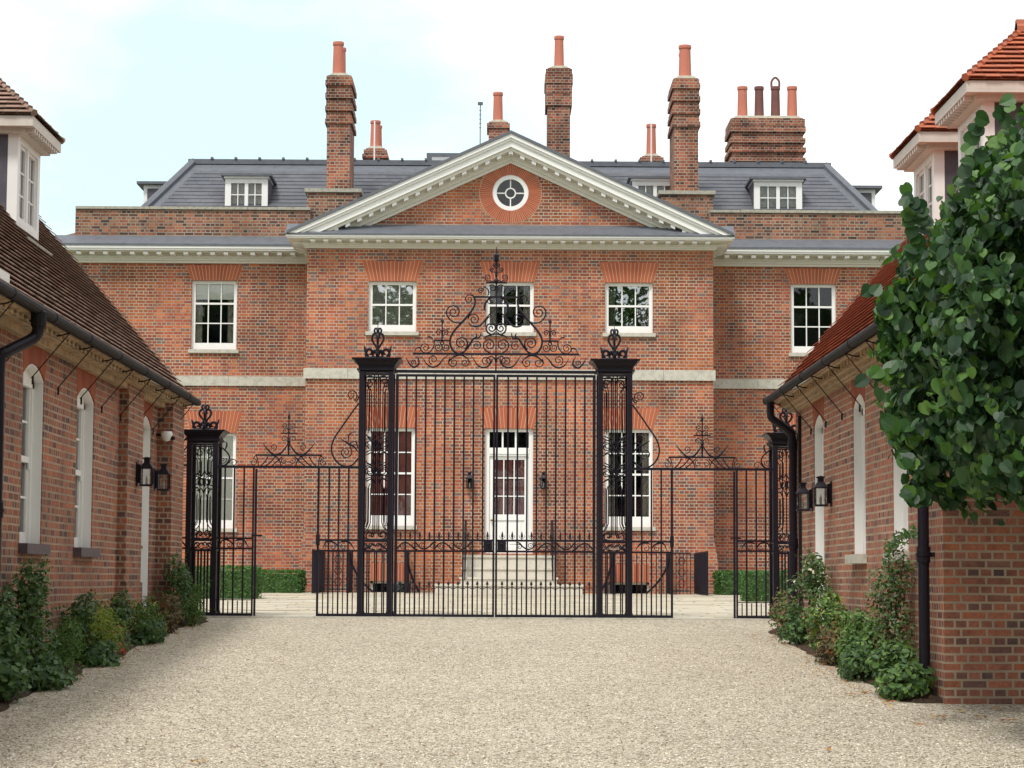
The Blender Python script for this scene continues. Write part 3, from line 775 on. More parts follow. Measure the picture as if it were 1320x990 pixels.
# little lead-covered skylight box behind the pediment
sx0, sz1 = U(550, 197, 60); sx1 = U(600, 197, 60)[0]
o = MB().box(sx0, sx1, 60, 62, sz1 - 1.1, sz1).build('roof_hatch', 'lead', house)
o['label'] = 'lead covered roof hatch behind the pediment'
MB().box(sx0 + .14, sx1 - .14, 59.97, 59.995, sz1 - .6, sz1 - .12).build('pane', 'glass_old', o)

# ------------------------------------------------------- chimneys
def pot(parent, cx, cy, z0, h, r, mat='pot', base=True, cowl=False, n=14):
    p = [(r * 1.12, 0), (r * 1.12, h * .05), (r * 1.0, h * .06), (r * .86, h * .9), (r * .98, h * .905), (r * 1.0, h * .96), (r * .96, h), (r * .75, h), (r * .72, h * .8)]
    o = MB().lathe(p, (cx, cy, z0), n).build('chimney_pot', mat, parent, smooth=False)
    if cowl:
        m = MB(); m.tube(smoothpts([(cx - r * .8, cy, z0 + h), (cx - r * .75, cy, z0 + h + .16), (cx, cy, z0 + h + .26), (cx + r * .75, cy, z0 + h + .16), (cx + r * .8, cy, z0 + h)], 4), .03, 6)
        m.build('cowl', 'pot_dark', parent)
    return o
def chimney(pa, pb, ptop, Y, depth, zbase, pots, bands, label, flat=0):
    x0 = pxx(pa, (ptop + 150) / 2, Y); x1 = pxx(pb, (ptop + 150) / 2, Y); zt = U((pa + pb) / 2, ptop, Y)[1]
    c = MB(); c.box(x0, x1, Y, Y + depth, zbase, zt - .02)
    for (ya, yb, pr) in bands:
        za, zb = U(pa, yb, Y)[1], U(pa, ya, Y)[1]
        c.box(x0 - pr, x1 + pr, Y - pr, Y + depth + pr, za, zb)
    o = c.build('chimney', 'brick_chim', house); o['label'] = label
    MB().prism([(x0 + .02, zt - .02), (x1 - .02, zt - .02), (x1 - .12, zt + .05), (x0 + .12, zt + .05)], Y + .04, Y + depth - .04).build('flaunching', 'mortar', o)
    for (px, pt, dy, wpx, mat, cw) in pots:
        cx = pxx(px, 120, Y + dy); h = U(px, pt, Y + dy)[1] - zt - .0
        pot(o, cx, Y + dy, zt + .0, h, wpx / 2 / F * (Y + dy) * 1.06, mat, cowl=cw)
    return o, x0, x1, zt
YA = 54.6
def bandset(t, step, k, n, pr): # stacked oversailing bands
    out = []
    for i in range(n):
        y = t + i * step; out += [(y, y + k * .45, pr * .55), (y + k * .45 + .3, y + k, pr)]
    return out
chimney(422, 452, 96, YA, 1.5, 8.5, [(435.5, 54.5, .35, 14, 'pot', False), (439.5, 62, 1.0, 12, 'pot', False)], bandset(98, 16.5, 12, 4, .05), 'tallest left chimney with four corbelled bands and a long pot')
chimney(869, 900, 99.5, YA, 1.5, 8.5, [(883, 59, .35, 16, 'pot', False), (881, 69, 1.0, 12, 'pot', False)], bandset(102, 16.5, 12, 4, .05), 'tall right chimney with four corbelled bands and flared pot')
chimney(706, 735, 86.5, 59.5, 1.2, 10, [(720.5, 47, .5, 12.5, 'pot', False)], [(89, 120, .05), (96, 108, .07), (121, 136, .05)], 'dark banded chimney just right of the pediment peak')
chimney(472, 496, 190, 63, 1.0, 11, [(484.5, 156, .3, 13, 'pot', False), (488, 162, .8, 10, 'pot', False)], [(193, 198, .06), (199, 204, .10)], 'short chimney beside the tall left stack')
chimney(630, 655, 156, 63, 1.0, 11, [(642, 119.5, .5, 12.5, 'pot', False)], [(159, 165, .05)], 'short chimney left of the pediment peak')
chimney(828, 852, 200, 63, 1.0, 11, [(839.5, 160.5, .5, 12.5, 'pot', False)], [(203, 208, .07)], 'short chimney seen left of the tall right stack')
chimney(944, 1035, 151, 61, 1.4, 11, [(957, 112, .5, 13, 'pot', False), (978.5, 112, .5, 12, 'pot_dark', False), (999.5, 112, .5, 12, 'pot_dark', True), (1021, 112, .5, 13, 'pot', False)],
        [(153, 162, .05), (163, 170, .07), (178, 184, .06), (190, 196, .075), (203, 208, .06)], 'broad chimney with four pots at the right')
# piers under the two tall stacks
for sg in (-1, 1):
    xa = pxx(396, 250, 54.3); xb = pxx(463, 250, 54.3); w_ = xb - xa
    if sg > 0: xa = 2 * HX - xb; xb = xa + w_
    za, zb = U(430, 300, 54.3)[1], U(430, 248, 54.3)[1]
    p = MB().box(xa, xb, 54.3, 56.4, za - .8, zb).build('chimney_pier', 'brick_old', house)
    MB().box(xa - .06, xb + .06, 54.24, 56.45, zb + .001, zb + .09).build('coping', 'coping', p)
# lightning rods and aerial
for px, yt, yb in ((482.5, 156, 206), (839.5, 160, 209)):
    xx, za = U(px, yb, 62.4); zb = U(px, yt, 62.4)[1]
    MB().tube([(xx, 62.4, za - .3), (xx, 62.4, zb)], .02, 5).build('lightning_rod', 'white', house)
xx, za = U(619, 172, 61); zb = U(619, 134, 61)[1]
m = MB(); m.tube([(xx, 61, za - .8), (xx, 61, zb)], .014, 5); m.box(xx - .07, xx + .07, 60.97, 61.03, zb - .03, zb + .05)
for k in range(5): m.box(xx - .035, xx + .035, 60.99, 61.01, za + .15 + k * .12, za + .162 + k * .12)
m.build('aerial', 'lead', house)
# low tiled roof end seen beyond the left corner of the house
ax0, az0 = U(60, 312, 57); ax1, az1 = U(97, 300, 57)
MB().prism([(ax0 - 1.2, az0 - .35), (ax1, az0 - .6), (ax1, az1), (ax0 - .2, az0)], 57, 61).build('low_side_roof', 'tile_l', house)
# ================================================================== OUTBUILDINGS
def arch_fill(mb, cx, w, z1, rise, d, z2):
    """brick head above a window with a segmental soffit: local coordinates"""
    n = 8; P = []
    for i in range(n + 1):
        t = -1 + 2 * i / n; P.append((cx + t * w / 2, z1 - rise * (t * t)))
    poly = P + [(cx + w / 2, z2), (cx - w / 2, z2)]
    mb.prism(poly, 0.0, d)
def seg_window(parent, m4, cx, w, z0, z1, rise, sill, door=False, label=None, sillproj=.09):
    """sash in a white lined reveal under a segmental head"""
    mt = m4 @ Matrix.Translation((cx, 0, 0)); d = .13; t = .05; rv = MB(mt)
    hw = w / 2 - .002; n = 8
    # white reveal lining + frame
    rv.box(-hw, -hw + .02, .012, d, z0, z1 - rise); rv.box(hw - .02, hw, .012, d, z0, z1 - rise)
    arc = [(-hw + 2 * hw * i / n, z1 - .003 - rise * ((-1 + 2 * i / n) ** 2)) for i in range(n + 1)]
    arc2 = [(x * .96, z - .02) for x, z in arc]
    for i in range(n): rv.prism([arc2[i], arc2[i + 1], arc[i + 1], arc[i]], .012, d)
    st = .075
    rv.box(-hw + .02, -hw + .02 + st, d - .03, d + t, z0, z1 - rise); rv.box(hw - .02 - st, hw - .02, d - .03, d + t, z0, z1 - rise)
    zt = z1 - rise - .02
    arc3 = [(-hw + .03, zt - .05), (hw - .03, zt - .05)]
    rv.prism([(-hw + .02, zt - .06), (hw - .02, zt - .06)] + [(x, z) for x, z in reversed(arc2)], d - .03, d + t)
    rail = .12 if not door else 0
    o = rv.build('door_frame' if door else 'window', 'white', parent)
    if label: o['label'] = label
    x0, x1 = -hw + .02 + st, hw - .02 - st
    if door:
        dm = MB(mt); dm.box(x0, x1, d, d + .045, z0 + .01, zt - .06)
        for k in range(3):
            za = z0 + .15 + k * (zt - z0 - .3) / 3; zb = za + (zt - z0 - .3) / 3 - .12
            for a, b in ((x0 + .08, -.03), (.03, x1 - .08)): dm.box(a, b, d - .008, d, za, zb)
        do = dm.build('door', 'white', parent)
        MB(mt).lathe([(0, 0), (.025, .0), (.03, .03), (0, .05)], (x1 - .05, d - .04, z0 + 1.0), 8).build('handle', 'brass', do)
        return o
    fr = MB(mt)
    zm = (z0 + .12 + zt - .06) / 2
    fr.box(x0, x1, d, d + t, z0 + .0, z0 + rail); fr.box(x0, x1, d - .015, d + t, zm - .03, zm + .03)
    fr.box(x0, x0 + .035, d, d + t, z0 + rail, zm - .03); fr.box(x1 - .035, x1, d, d + t, z0 + rail, zm - .03)
    fr.box(x0, x0 + .035, d - .01, d + t - .01, zm + .03, zt - .06); fr.box(x1 - .035, x1, d - .01, d + t - .01, zm + .03, zt - .06)
    fr.box(-.011, .011, d + .005, d + t - .005, z0 + rail, zt - .06)
    for a, b in ((z0 + rail, zm - .03), (zm + .03, zt - .06)):
        fr.box(x0 + .035, x1 - .035, d + .006, d + t - .006, (a + b) / 2 - .011, (a + b) / 2 + .011)
    # sash horns
    fr.box(x0, x0 + .035, d - .02, d + .01, zm - .09, zm - .03); fr.box(x1 - .035, x1, d - .02, d + .01, zm - .09, zm - .03)
    fr.build('sash_frame', 'white', o)
    MB(mt).box(x0, x1, d + .02, d + .025, z0 + rail, zt - .06).build('pane', 'glass', o)
    MB(mt).box(-hw, hw, d + .12, d + .13, z0, z1).build('blind', 'curtain', o)
    MB(mt).box(-hw - .05, hw + .05, -sillproj, d, z0 - .10, z0 - .001).build('sill', sill, o)
    return o
def dormer(parent, m4, cx, w, zb, ze, tanp, tile, roofh=.80, over=.23, label=None, trim='white'):
    mt = m4 @ Matrix.Translation((cx, 0, 0)); hw = w / 2; f = MB(mt)
    f.box(-hw, -hw + .13, 0, .12, zb - .12, ze); f.box(hw - .13, hw, 0, .12, zb - .12, ze)
    f.box(-hw + .13, hw - .13, 0, .12, ze - .14, ze); f.box(-hw + .13, hw - .13, 0, .12, zb - .12, zb + .12)
    f.box(-.045, .045, .012, .1, zb + .12, ze - .14)
    for s in (-1, 1):
        xa, xb = sorted((s * .045, s * (hw - .13)))
        f.box(xa, xa + .035, .03, .09, zb + .12, ze - .14); f.box(xb - .035, xb, .03, .09, zb + .12, ze - .14)
        f.box(xa + .035, xb - .035, .03, .09, ze - .175, ze - .14); f.box(xa + .035, xb - .035, .03, .09, zb + .12, zb + .16)
        xm = (xa + xb) / 2; f.box(xm - .01, xm + .01, .04, .08, zb + .16, ze - .175)
        for k in (1, 2):
            zz = zb + .16 + (ze - .335 - zb) * k / 3; f.box(xa + .035, xb - .035, .042, .078, zz - .01, zz + .01)
    o = f.build('dormer', trim, parent)
    if label: o['label'] = label
    MB(mt).box(-hw + .13, hw - .13, .055, .06, zb + .12, ze - .14).build('pane', 'glass', o)
    MB(mt).box(-hw + .1, hw - .1, .2, .21, zb, ze - .05).build('curtain', 'curtain', o)
    D = (ze - zb) / tanp
    for s in (-1, 1):
        c = MB(mt); xa, xb = sorted((s * hw, s * (hw - .08)))
        c.prism([(.121, zb - .05), (.121, ze), (D + .1, ze), (D + .1, ze - .05)], xa + (.004 if s < 0 else 0), xb - (.004 if s > 0 else 0), 'x')
        c.build('cheek', 'cheek', o)
    e = hw + over; zr = ze + roofh; yb = (zr - zb) / tanp + .3; ye = D + over
    so = MB(mt)
    so.box(-e + .02, e - .02, -over + .02, yb - .6, ze + .001, ze + .03)
    so.box(-e + .02, e - .02, -over + .02, -over + .05, ze + .031, ze + .12); so.box(-e + .02, -e + .05, -over + .05, yb - .6, ze + .031, ze + .12); so.box(e - .05, e - .02, -over + .05, yb - .6, ze + .031, ze + .12)
    so.box(-hw - .10, hw + .10, -.10, yb - .8, ze - .06, ze)            # bed mould
    k = -hw - .05
    while k < hw + .05: so.box(k, k + .05, -.20, -.101, ze - .05, ze + .0); k += .13
    so.build('eaves', 'eaves_paint', o)
    # hipped roof
    apex_y = e * .9 - over
    zo = ze + .13; hz = zr - zo
    r = MB(mt); th = 0
    A = [(-e, -over, zo), (e, -over, zo), (0, apex_y, zr), (-e, yb, zo), (e, yb, zo), (0, yb + .3, zr)]
    r.add(A, [(0, 1, 2), (1, 4, 5, 2), (0, 2, 5, 3)])
    ro = r.build('dormer_roof', tile, o)
    t = MB(mt)
    vf = Vector((0, apex_y + over, hz)); Lf = vf.length
    tile_field(t, (0, -over, zo), (1, 0, 0), vf, Lf, .11, .17, lambda v: (-e * (1 - v / Lf), e * (1 - v / Lf)), th=.028, jit=.006)
    for s in (-1, 1):
        vs = Vector((-s * e, 0, hz)); Ls2 = vs.length
        tile_field(t, (s * e, 0, zo), (0, 1, 0), vs, Ls2, .11, .17, lambda v: (-over + (apex_y + over) * v / Ls2, yb), th=.028, jit=.006)
    # bonnet hips and ridge
    for s in (-1, 1):
        nb = 11
        for i in range(nb):
            a = Vector((s * e, -over, zo)).lerp(Vector((0, apex_y, zr)), i / nb); b = Vector((s * e, -over, zo)).lerp(Vector((0, apex_y, zr)), (i + 1.25) / nb)
            t.tube([a + Vector((0, 0, .02)), b + Vector((0, 0, .0))], lambda q: .045 - .015 * q, 6)
    t.tube([(0, apex_y - .05, zr + .02), (0, yb + .3, zr + .02)], .08, 8)
    t.prism([(-.06, zr), (.06, zr), (.035, zr + .13), (-.035, zr + .13)], apex_y - .05, apex_y + .07)
    t.build('roof_tiles', tile, o)
    return o

def outbuilding(side):
    L = side == 'left'
    X = -4.6 if L else 3.9; y0, y1 = (13.0, 31.35) if L else (19.95, 29.85)
    sg = -1 if L else 1                       # direction away from the drive
    bm = 'brick_left' if L else 'brick_right'
    tile = 'tile_l' if L else 'tile_r'
    ob = thing('brick_outbuilding', (X + sg * 3.2, (y0 + y1) / 2, gz(23)),
               'low brown tiled brick range along the left of the drive' if L else 'low orange tiled brick range right of the gravel behind the leafy tree', 'outbuilding')
    Mx = LM(X, 0, side); lx = (lambda y: y) if L else (lambda y: -y)     # world Y -> local x
    zE = 3.97 if L else 3.92
    wz1, wz0 = (3.70, 1.93) if L else (3.65, 1.90)
    wins = [(22.2, 1.02), (25.0, 1.05), (19.2, 1.02), (16.2, 1.02)] if L else [(24.6, .85), (22.08, .85)]
    door = (29.3, .82) if L else (27.72, .85)
    rise = .13
    W = MB(Mx); H = []
    for c, w_ in wins: H.append((lx(c) - w_ / 2, lx(c) + w_ / 2, wz0, wz1))
    H.append((lx(door[0]) - door[1] / 2, lx(door[0]) + door[1] / 2, gz(door[0]) + .02, wz1))
    a, b = sorted((lx(y0), lx(y1)))
    wall_holes(W, a, b, -.2, zE, H, .13)
    D = 6.6
    W.add([(lx(y1), 0, 0), (lx(y1), D, 0), (lx(y1), D, zE), (lx(y1), D / 2, zE + (3.6)), (lx(y1), 0, zE)], [(0, 1, 2, 3, 4)])
    W.add([(lx(y0), 0, -.2), (lx(y0), D, -.2), (lx(y0), D, zE), (lx(y0), D / 2, zE + 3.6), (lx(y0), 0, zE)], [(0, 1, 2, 3, 4)])
    W.add([(a, D, 0), (b, D, 0), (b, D, zE), (a, D, zE)], [(0, 1, 2, 3)])
    W.build('wall', bm, ob)
    # rubbed heads (orange) between window head and eaves
    for i, (c, w_) in enumerate(wins + [door]):
        hd = MB(Mx); n = 9; cx = lx(c)
        for k in range(n):
            t0, t1 = -1 + 2 * k / n, -1 + 2 * (k + 1) / n
            xb0, xb1 = cx + t0 * w_ / 2, cx + t1 * w_ / 2; xt0, xt1 = cx + t0 * (w_ / 2 + .10), cx + t1 * (w_ / 2 + .10)
            hd.prism([(xb0 + .003, wz1 - rise * t0 * t0), (xb1 - .003, wz1 - rise * t1 * t1), (xt1 - .003, zE - .03), (xt0 + .003, zE - .03)], -.004, .13)
        hd.build('brick_arch', 'rubbed_dull', ob)
    labs = ['sash window with a dark tile sill, nearest the gate', 'sash window with dark tile sill, middle of the wall'] if L else ['tall sash window on a pale sill beside the door', 'tall sash window partly behind the climbing rose']
    order = sorted(wins, key=lambda q: -q[0])
    for i, (c, w_) in enumerate(order):
        seg_window(ob, Mx, lx(c), w_, wz0, wz1, rise, 'sillbrick' if L else 'stone')
    seg_window(ob, Mx, lx(door[0]), door[1], gz(door[0]) + .04, wz1, rise, None, door=True)
    if L:
        for ya, yb, pj in ((27.2, 28.35, .11), (30.25, 31.35, .20)):
            MB().box(X + .001, X + pj, ya, yb, .4, zE - .002).build('brick_pier', bm, ob)
        MB().box(X + .001, X + .13, 27.17, 28.38, .4, 1.55).build('plinth', bm, ob)
    # pale oversailing eaves course
    e = MB(); 
    for dx_, z0_, z1_ in ((.10, zE - .09, zE - .031), (.20, zE - .03, zE + .03)):
        xa, xb = sorted((X - sg * dx_, X + sg * .1)); e.box(xa, xb, y0 - .0, y1 + .02, z0_, z1_)
    yy = y0
    while yy < y1 - .1:
        xa, xb = sorted((X - sg * .24, X - sg * .201)); e.box(xa, xb, yy, yy + .105, zE - .03, zE + .03); yy += .225
    xa, xb = sorted((X - sg * .30, X - sg * .02)); e.box(xa, xb, y0 - .1, y1 + .1, zE + .031, zE + .05)
    e.build('eaves', 'soffit', ob)
    # main roof
    tanp = 1.15 if L else 1.17
    XE = X - sg * .34; zr = zE + .075; ya, yb = y0 - .15, y1 + .12
    runx = D / 2 + .34; top = zr + runx * tanp
    rb = MB()
    xr = XE + sg * runx
    rb.add([(XE, ya, zr), (XE, yb, zr), (xr, yb, top), (xr, ya, top), (xr + sg * runx, ya, zr), (xr + sg * runx, yb, zr)], [(0, 1, 2, 3), (3, 2, 5, 4)])
    rb.add([(XE, ya, zr - .045), (XE, yb, zr - .045), (xr, yb, top - .045), (xr, ya, top - .045)], [(0, 1, 2, 3)])
    for y_ in (ya, yb): rb.add([(XE, y_, zr - .045), (XE, y_, zr), (xr, y_, top), (xr, y_, top - .045)], [(0, 1, 2, 3)])
    ro = rb.build('roof', tile, ob)
    t = MB(); vd = Vector((sg * runx, 0, runx * tanp)); Ls2 = vd.length
    tile_field(t, (XE, 0, zr), (0, 1, 0), vd, Ls2, .118, .168, lambda v: (ya + random.uniform(-.03, .02), yb + random.uniform(-.02, .05)), th=.027, jit=.006)
    t.tube([(xr, ya, top + .03), (xr, yb, top + .03)], .11, 8)
    t.build('roof_tiles', tile, ro)
    # dormers
    if L: ds = [(26.93, 5.72, 6.86, -5.70, 'white dormer above the left range')]
    else: ds = [(26.35, 5.62, 6.62, 4.97, 'dormer farther along the right range'), (23.7, 5.62, 6.62, 4.97, 'nearer dormer behind the tree crown')]
    for (yc, zb_, ze_, xf, lab) in ds:
        zbb = zr + (abs(xf) - abs(XE)) * tanp
        dormer(ob, LM(xf, 0, side), lx(yc), 1.28, zbb, ze_, tanp, tile, label=lab, roofh=.84)
        MB(LM(xf, 0, side)).box(lx(yc) - .72, lx(yc) + .72, -.16, .01, zbb - .16, zbb - .125).build('lead_apron', 'coping', ob)
    # gutter, brackets and the long stay rods
    gx = XE - sg * .03; g = MB(); gz0 = zr - .0
    g.tube([(gx, ya + .0, gz0), (gx, yb - .02, gz0)], .049, 10)
    yy = ya + 1.0
    while yy < yb: g.tube([(gx, yy, gz0), (gx, yy + .05, gz0)], .056, 10); yy += 1.83
    go = g.build('gutter', 'gutter', ob)
    yy = 31.0 if L else 29.5; k = 0
    while yy > y0 + .4:
        s = MB(); zw = zE - .43
        s.tube([(gx, yy, gz0 - .06), (X - sg * .015, yy - .05, zw)], .006, 5); s.tube([(X - sg * .03, yy - .05, zw + .02), (X - sg * .03, yy - .05, zw - .06)], .011, 5)
        s.tube(smoothpts([(gx, yy, gz0 - .055), (gx + sg * .12, yy, gz0 - .085), (gx + sg * .26, yy, gz0 - .05)], 3), .008, 5)
        s.build('gutter_stay', 'iron', go); yy -= 1.28
    def pipe(pts, r, collars, nm='downpipe'):
        p = MB(); p.tube(smoothpts(pts, 5), r, 12)
        for (x_, y_, z_) in collars:
            p.tube([(x_, y_, z_ - .07), (x_, y_, z_ + .07)], r * 1.22, 12); p.tube([(x_, y_, z_ - .012), (x_, y_, z_ + .012)], r * 1.4, 12)
            xa, xb = sorted((x_, X)); p.box(xa, xb + .0, y_ - .02, y_ + .02, z_ - .02, z_ + .02)
        p.build(nm, 'iron', ob, smooth=False)
    if L:
        yq = 20.55; xw = X + .09
        pipe([(gx, yq, gz0 - .02), (gx, yq, gz0 - .17), (gx - .05, yq, gz0 - .27), (xw + .05, yq - .25, gz0 - .42), (xw, yq - .3, gz0 - .52), (xw, yq - .3, gz0 - 1.2), (xw, yq - .3, gz(20))], .055, [(xw, yq - .3, 2.2)])
        MB().lathe([(.05, -.16), (.07, -.12), (.075, 0), (.05, .02)], (gx, yq, gz0 - .03), 12).build('gutter_outlet', 'gutter', ob)
    else:
        xw = 3.80; yq = 20.35
        pipe([(gx, yq, gz0 - .02), (gx, yq, gz0 - .15), (gx + .06, yq, gz0 - .26), (xw - .03, yq, gz0 - .36), (xw, yq, gz0 - .5), (xw, yq, gz0 - 1.3), (xw, yq, gz(20) - .02)], .051, [(xw, yq, UX(1188, 715, 3.8)[1]), (xw, yq, 3.1)])
        xw = 3.84; yq = 29.72; 
        pipe([(gx + .02, yq, gz0 - .03), (gx + .02, yq, gz0 - .16), (gx + .04, yq, gz0 - .25), (gx + .15, yq, gz0 - .33), (xw - .05, yq, gz0 - .42), (xw, yq, gz0 - .56), (xw, yq, gz0 - 1.3), (xw, yq, gz(29.7) - .02)], .052, [(xw, yq, gz0 - .60), (xw, yq, 2.1)])
        MB().box(3.86, 3.899, 29.3, 29.34, 1.2, 3.75).build('cable_conduit', 'gutter', ob)
    if L:  # white fascia end of the nearer roof section
        MB().box(gx - .03, gx + .0, 13.0, 19.3, gz0 + .07, gz0 + .15).build('fascia', 'white', ob)
    return ob
OL = outbuilding('left'); OR_ = outbuilding('right')

# ---------------------------------------------------------------- wall lanterns
def lantern_proto(label, group):
    L = thing('wall_lantern', (0, 0, 0), label, 'lantern', group)
    # local: origin at the body base centre, wall towards -y side (moved by rotation later)
    b = MB(); s = .075; h = .22
    for sx in (-1, 1):
        for sy in (-1, 1): b.box(sx * s - .008, sx * s + .008, sy * s - .008, sy * s + .008, 0, h)
    b.box(-s - .012, s + .012, -s - .012, s + .012, -.018, .006); b.box(-s - .014, s + .014, -s - .014, s + .014, h, h + .014)
    b.build('frame', 'iron', L)
    t = MB(); r2 = math.sqrt(2)
    t.lathe([((s + .012) * r2, h + .014), ((s * .62) * r2, h + .075), (s * .5 * r2, h + .082), (s * .5 * r2, h + .13), (s * .72 * r2, h + .135), (s * .72 * r2, h + .15), (.0, h + .165)], (0, 0, 0), 4, rot=math.pi / 4)
    t.build('cap', 'iron', L)
    g = MB()
    for a in range(4):
        mm = Matrix.Rotation(a * math.pi / 2, 4, 'Z'); g.m = mm; g.box(-s + .009, s - .009, s - .003, s + .001, .008, h - .002)
    g.build('glass_pane', 'glass_lamp', L)
    c = MB(); c.lathe([(.016, .006), (.016, .1), (.008, .105), (.006, .13)], (0, 0, 0), 10); c.build('candle_tube', 'candle', L)
    k = MB(); k.box(-.02, .02, s + .01, s + .06, .02, h + .06); k.box(-.05, .05, s + .05, s + .062, -.02, h + .09)
    k.build('wall_bracket', 'iron', L)
    return L
lp = lantern_proto('x', 'black glazed lanterns on the walls')
def place_lantern(o, loc, rz, sc_, label):
    o.location = loc; o.rotation_euler = (0, 0, rz); o.scale = (sc_,) * 3; o['label'] = label
spots = [((-4.36, 27.86, U(184, 625, 27.86)[1]), R(90), .9, 'black glass lantern on the brick pier just before the left range door'),
         ((-4.44, 29.8, U(209, 631, 29.8)[1]), R(90), .9, 'black glass lantern beyond the left range door, near the small iron pier'),
         ((3.78, 28.3, U(1035.5, 657, 28.3)[1]), R(-90), .9, 'black glass lantern beside the far drainpipe on the right range'),
         ((3.77, 26.65, U(1057, 651, 26.65)[1]), R(-90), .9, 'black glass lantern just this side of the right range door'),
         ((pxx(605.5, 620), PY - .14, pz(629, 605)), 0, .95, 'small black lantern left of the white front door'),
         ((pxx(700.5, 620), PY - .14, pz(629, 700)), 0, .95, 'small black lantern right of the white front door')]
for i, s_ in enumerate(spots):
    o = lp if i == 0 else copy_tree(lp); place_lantern(o, *s_)
# floodlight / camera on the end of the left range
fl = thing('security_camera', (-4.42, 30.9, 3.4), 'small white dome security camera high on the left range near its end', 'camera')
yf = 30.12; zf = U(214, 562, yf)[1]; fl.location = (-4.47, yf, zf); ORG[fl] = Vector((-4.47, yf, zf))
MB().lathe([(.0, -.075), (.05, -.06), (.075, -.01), (.08, .03), (.07, .06), (0, .065)], (-4.46, yf, zf), 14).build('housing', 'white', fl, smooth=True)
MB().tube([(-4.46, yf, zf + .0), (-4.61, yf, zf + .02)], .02, 8).build('mounting_arm', 'gutter', fl)
MB().lathe([(.0, -.03), (.035, -.02), (.035, .02), (0, .03)], (-4.38, yf, zf - .03), 10).build('lens', 'iron', fl)
# ================================================================== IRON GATE SCREEN (plane y = GY)
GY = 32.05; CX = 638.5
def G(px, py, dy=0.0):
    x, z = U(px, py, GY); return Vector((x, GY + dy, z))
zsill = G(638, 797)[2]
class Iron:
    """collects ironwork given in photo pixels; mirrored about the gate's centre when sg = -1"""
    def __init__(s, sg=1, dy=0.0): s.mb = MB(); s.sg = sg; s.dy = dy
    def P(s, x, y): 
        xx = x if s.sg == 1 else 2 * CX - x
        p = G(CX, y, s.dy); q = G(xx, 600, s.dy); return Vector((q.x, p.y, p.z))
    def curve(s, pts, w=2.0, k=5, n=6, taper=None):
        r = w / 2 / 91
        s.mb.tube(smoothpts([s.P(*p) for p in pts], k), (lambda t: r * (1 - taper * abs(2 * t - 1) ** 2)) if taper else r, n)
    def line(s, a, b, w=2.0, n=6): s.mb.tube([s.P(*a), s.P(*b)], w / 2 / 91, n)
    def bar(s, x, y0, y1, w=2.4):
        p = s.P(x, y0); q = s.P(x, y1); h = w * .88 / 2 / 91
        s.mb.box(p.x - h, p.x + h, p.y - h, p.y + h, min(p.z, q.z), max(p.z, q.z))
    def rail(s, x0, x1, y, w=3.0, d=None):
        p = s.P(x0, y); q = s.P(x1, y); h = w / 2 / 91; d = (d or w) / 2 / 91
        s.mb.box(min(p.x, q.x), max(p.x, q.x), p.y - d, p.y + d, p.z - h, p.z + h)
    def vol(s, cx, cy, r, a0, turns=1.5, dr=1, w=1.6, lead=None, end=.12, n=5):
        """spiral starting at angle a0 (deg, y up) radius r winding inwards; lead = points before it"""
        pts = list(lead or []); K = int(14 * turns)
        for i in range(K + 1):
            t = i / K; a = R(a0 + dr * 360 * turns * t); rr = r * (1 - (1 - end) * t)
            pts.append((cx + rr * math.cos(a), cy - rr * math.sin(a)))
        s.mb.tube([s.P(*p) for p in (pts if not lead else [])] or [Vector(q) for q in smoothpts([s.P(*p) for p in pts], 3)], lambda t: w / 2 / 91 * (1 - .35 * t), n)
    def spear(s, x, y0, y1, w=1.8):
        """spear head between y0 (top) and y1 (foot)"""
        a = s.P(x, y1); b = s.P(x, y0); L = b.z - a.z; r = w / 91
        s.mb.lathe([(r * .35, 0), (r * .4, L * .3), (r * 1.1, L * .42), (r * .8, L * .7), (0.0005, L)], (a.x, a.y, a.z), 6)
    def leafarm(s, pts, w): s.curve(pts, w, taper=.8)
    def build(s, name, parent, mat='iron'): return s.mb.build(name, mat, parent)
def loc(px, sg=1): 
    p = Iron(sg).P(px, 797); return (p.x, p.y, p.z)

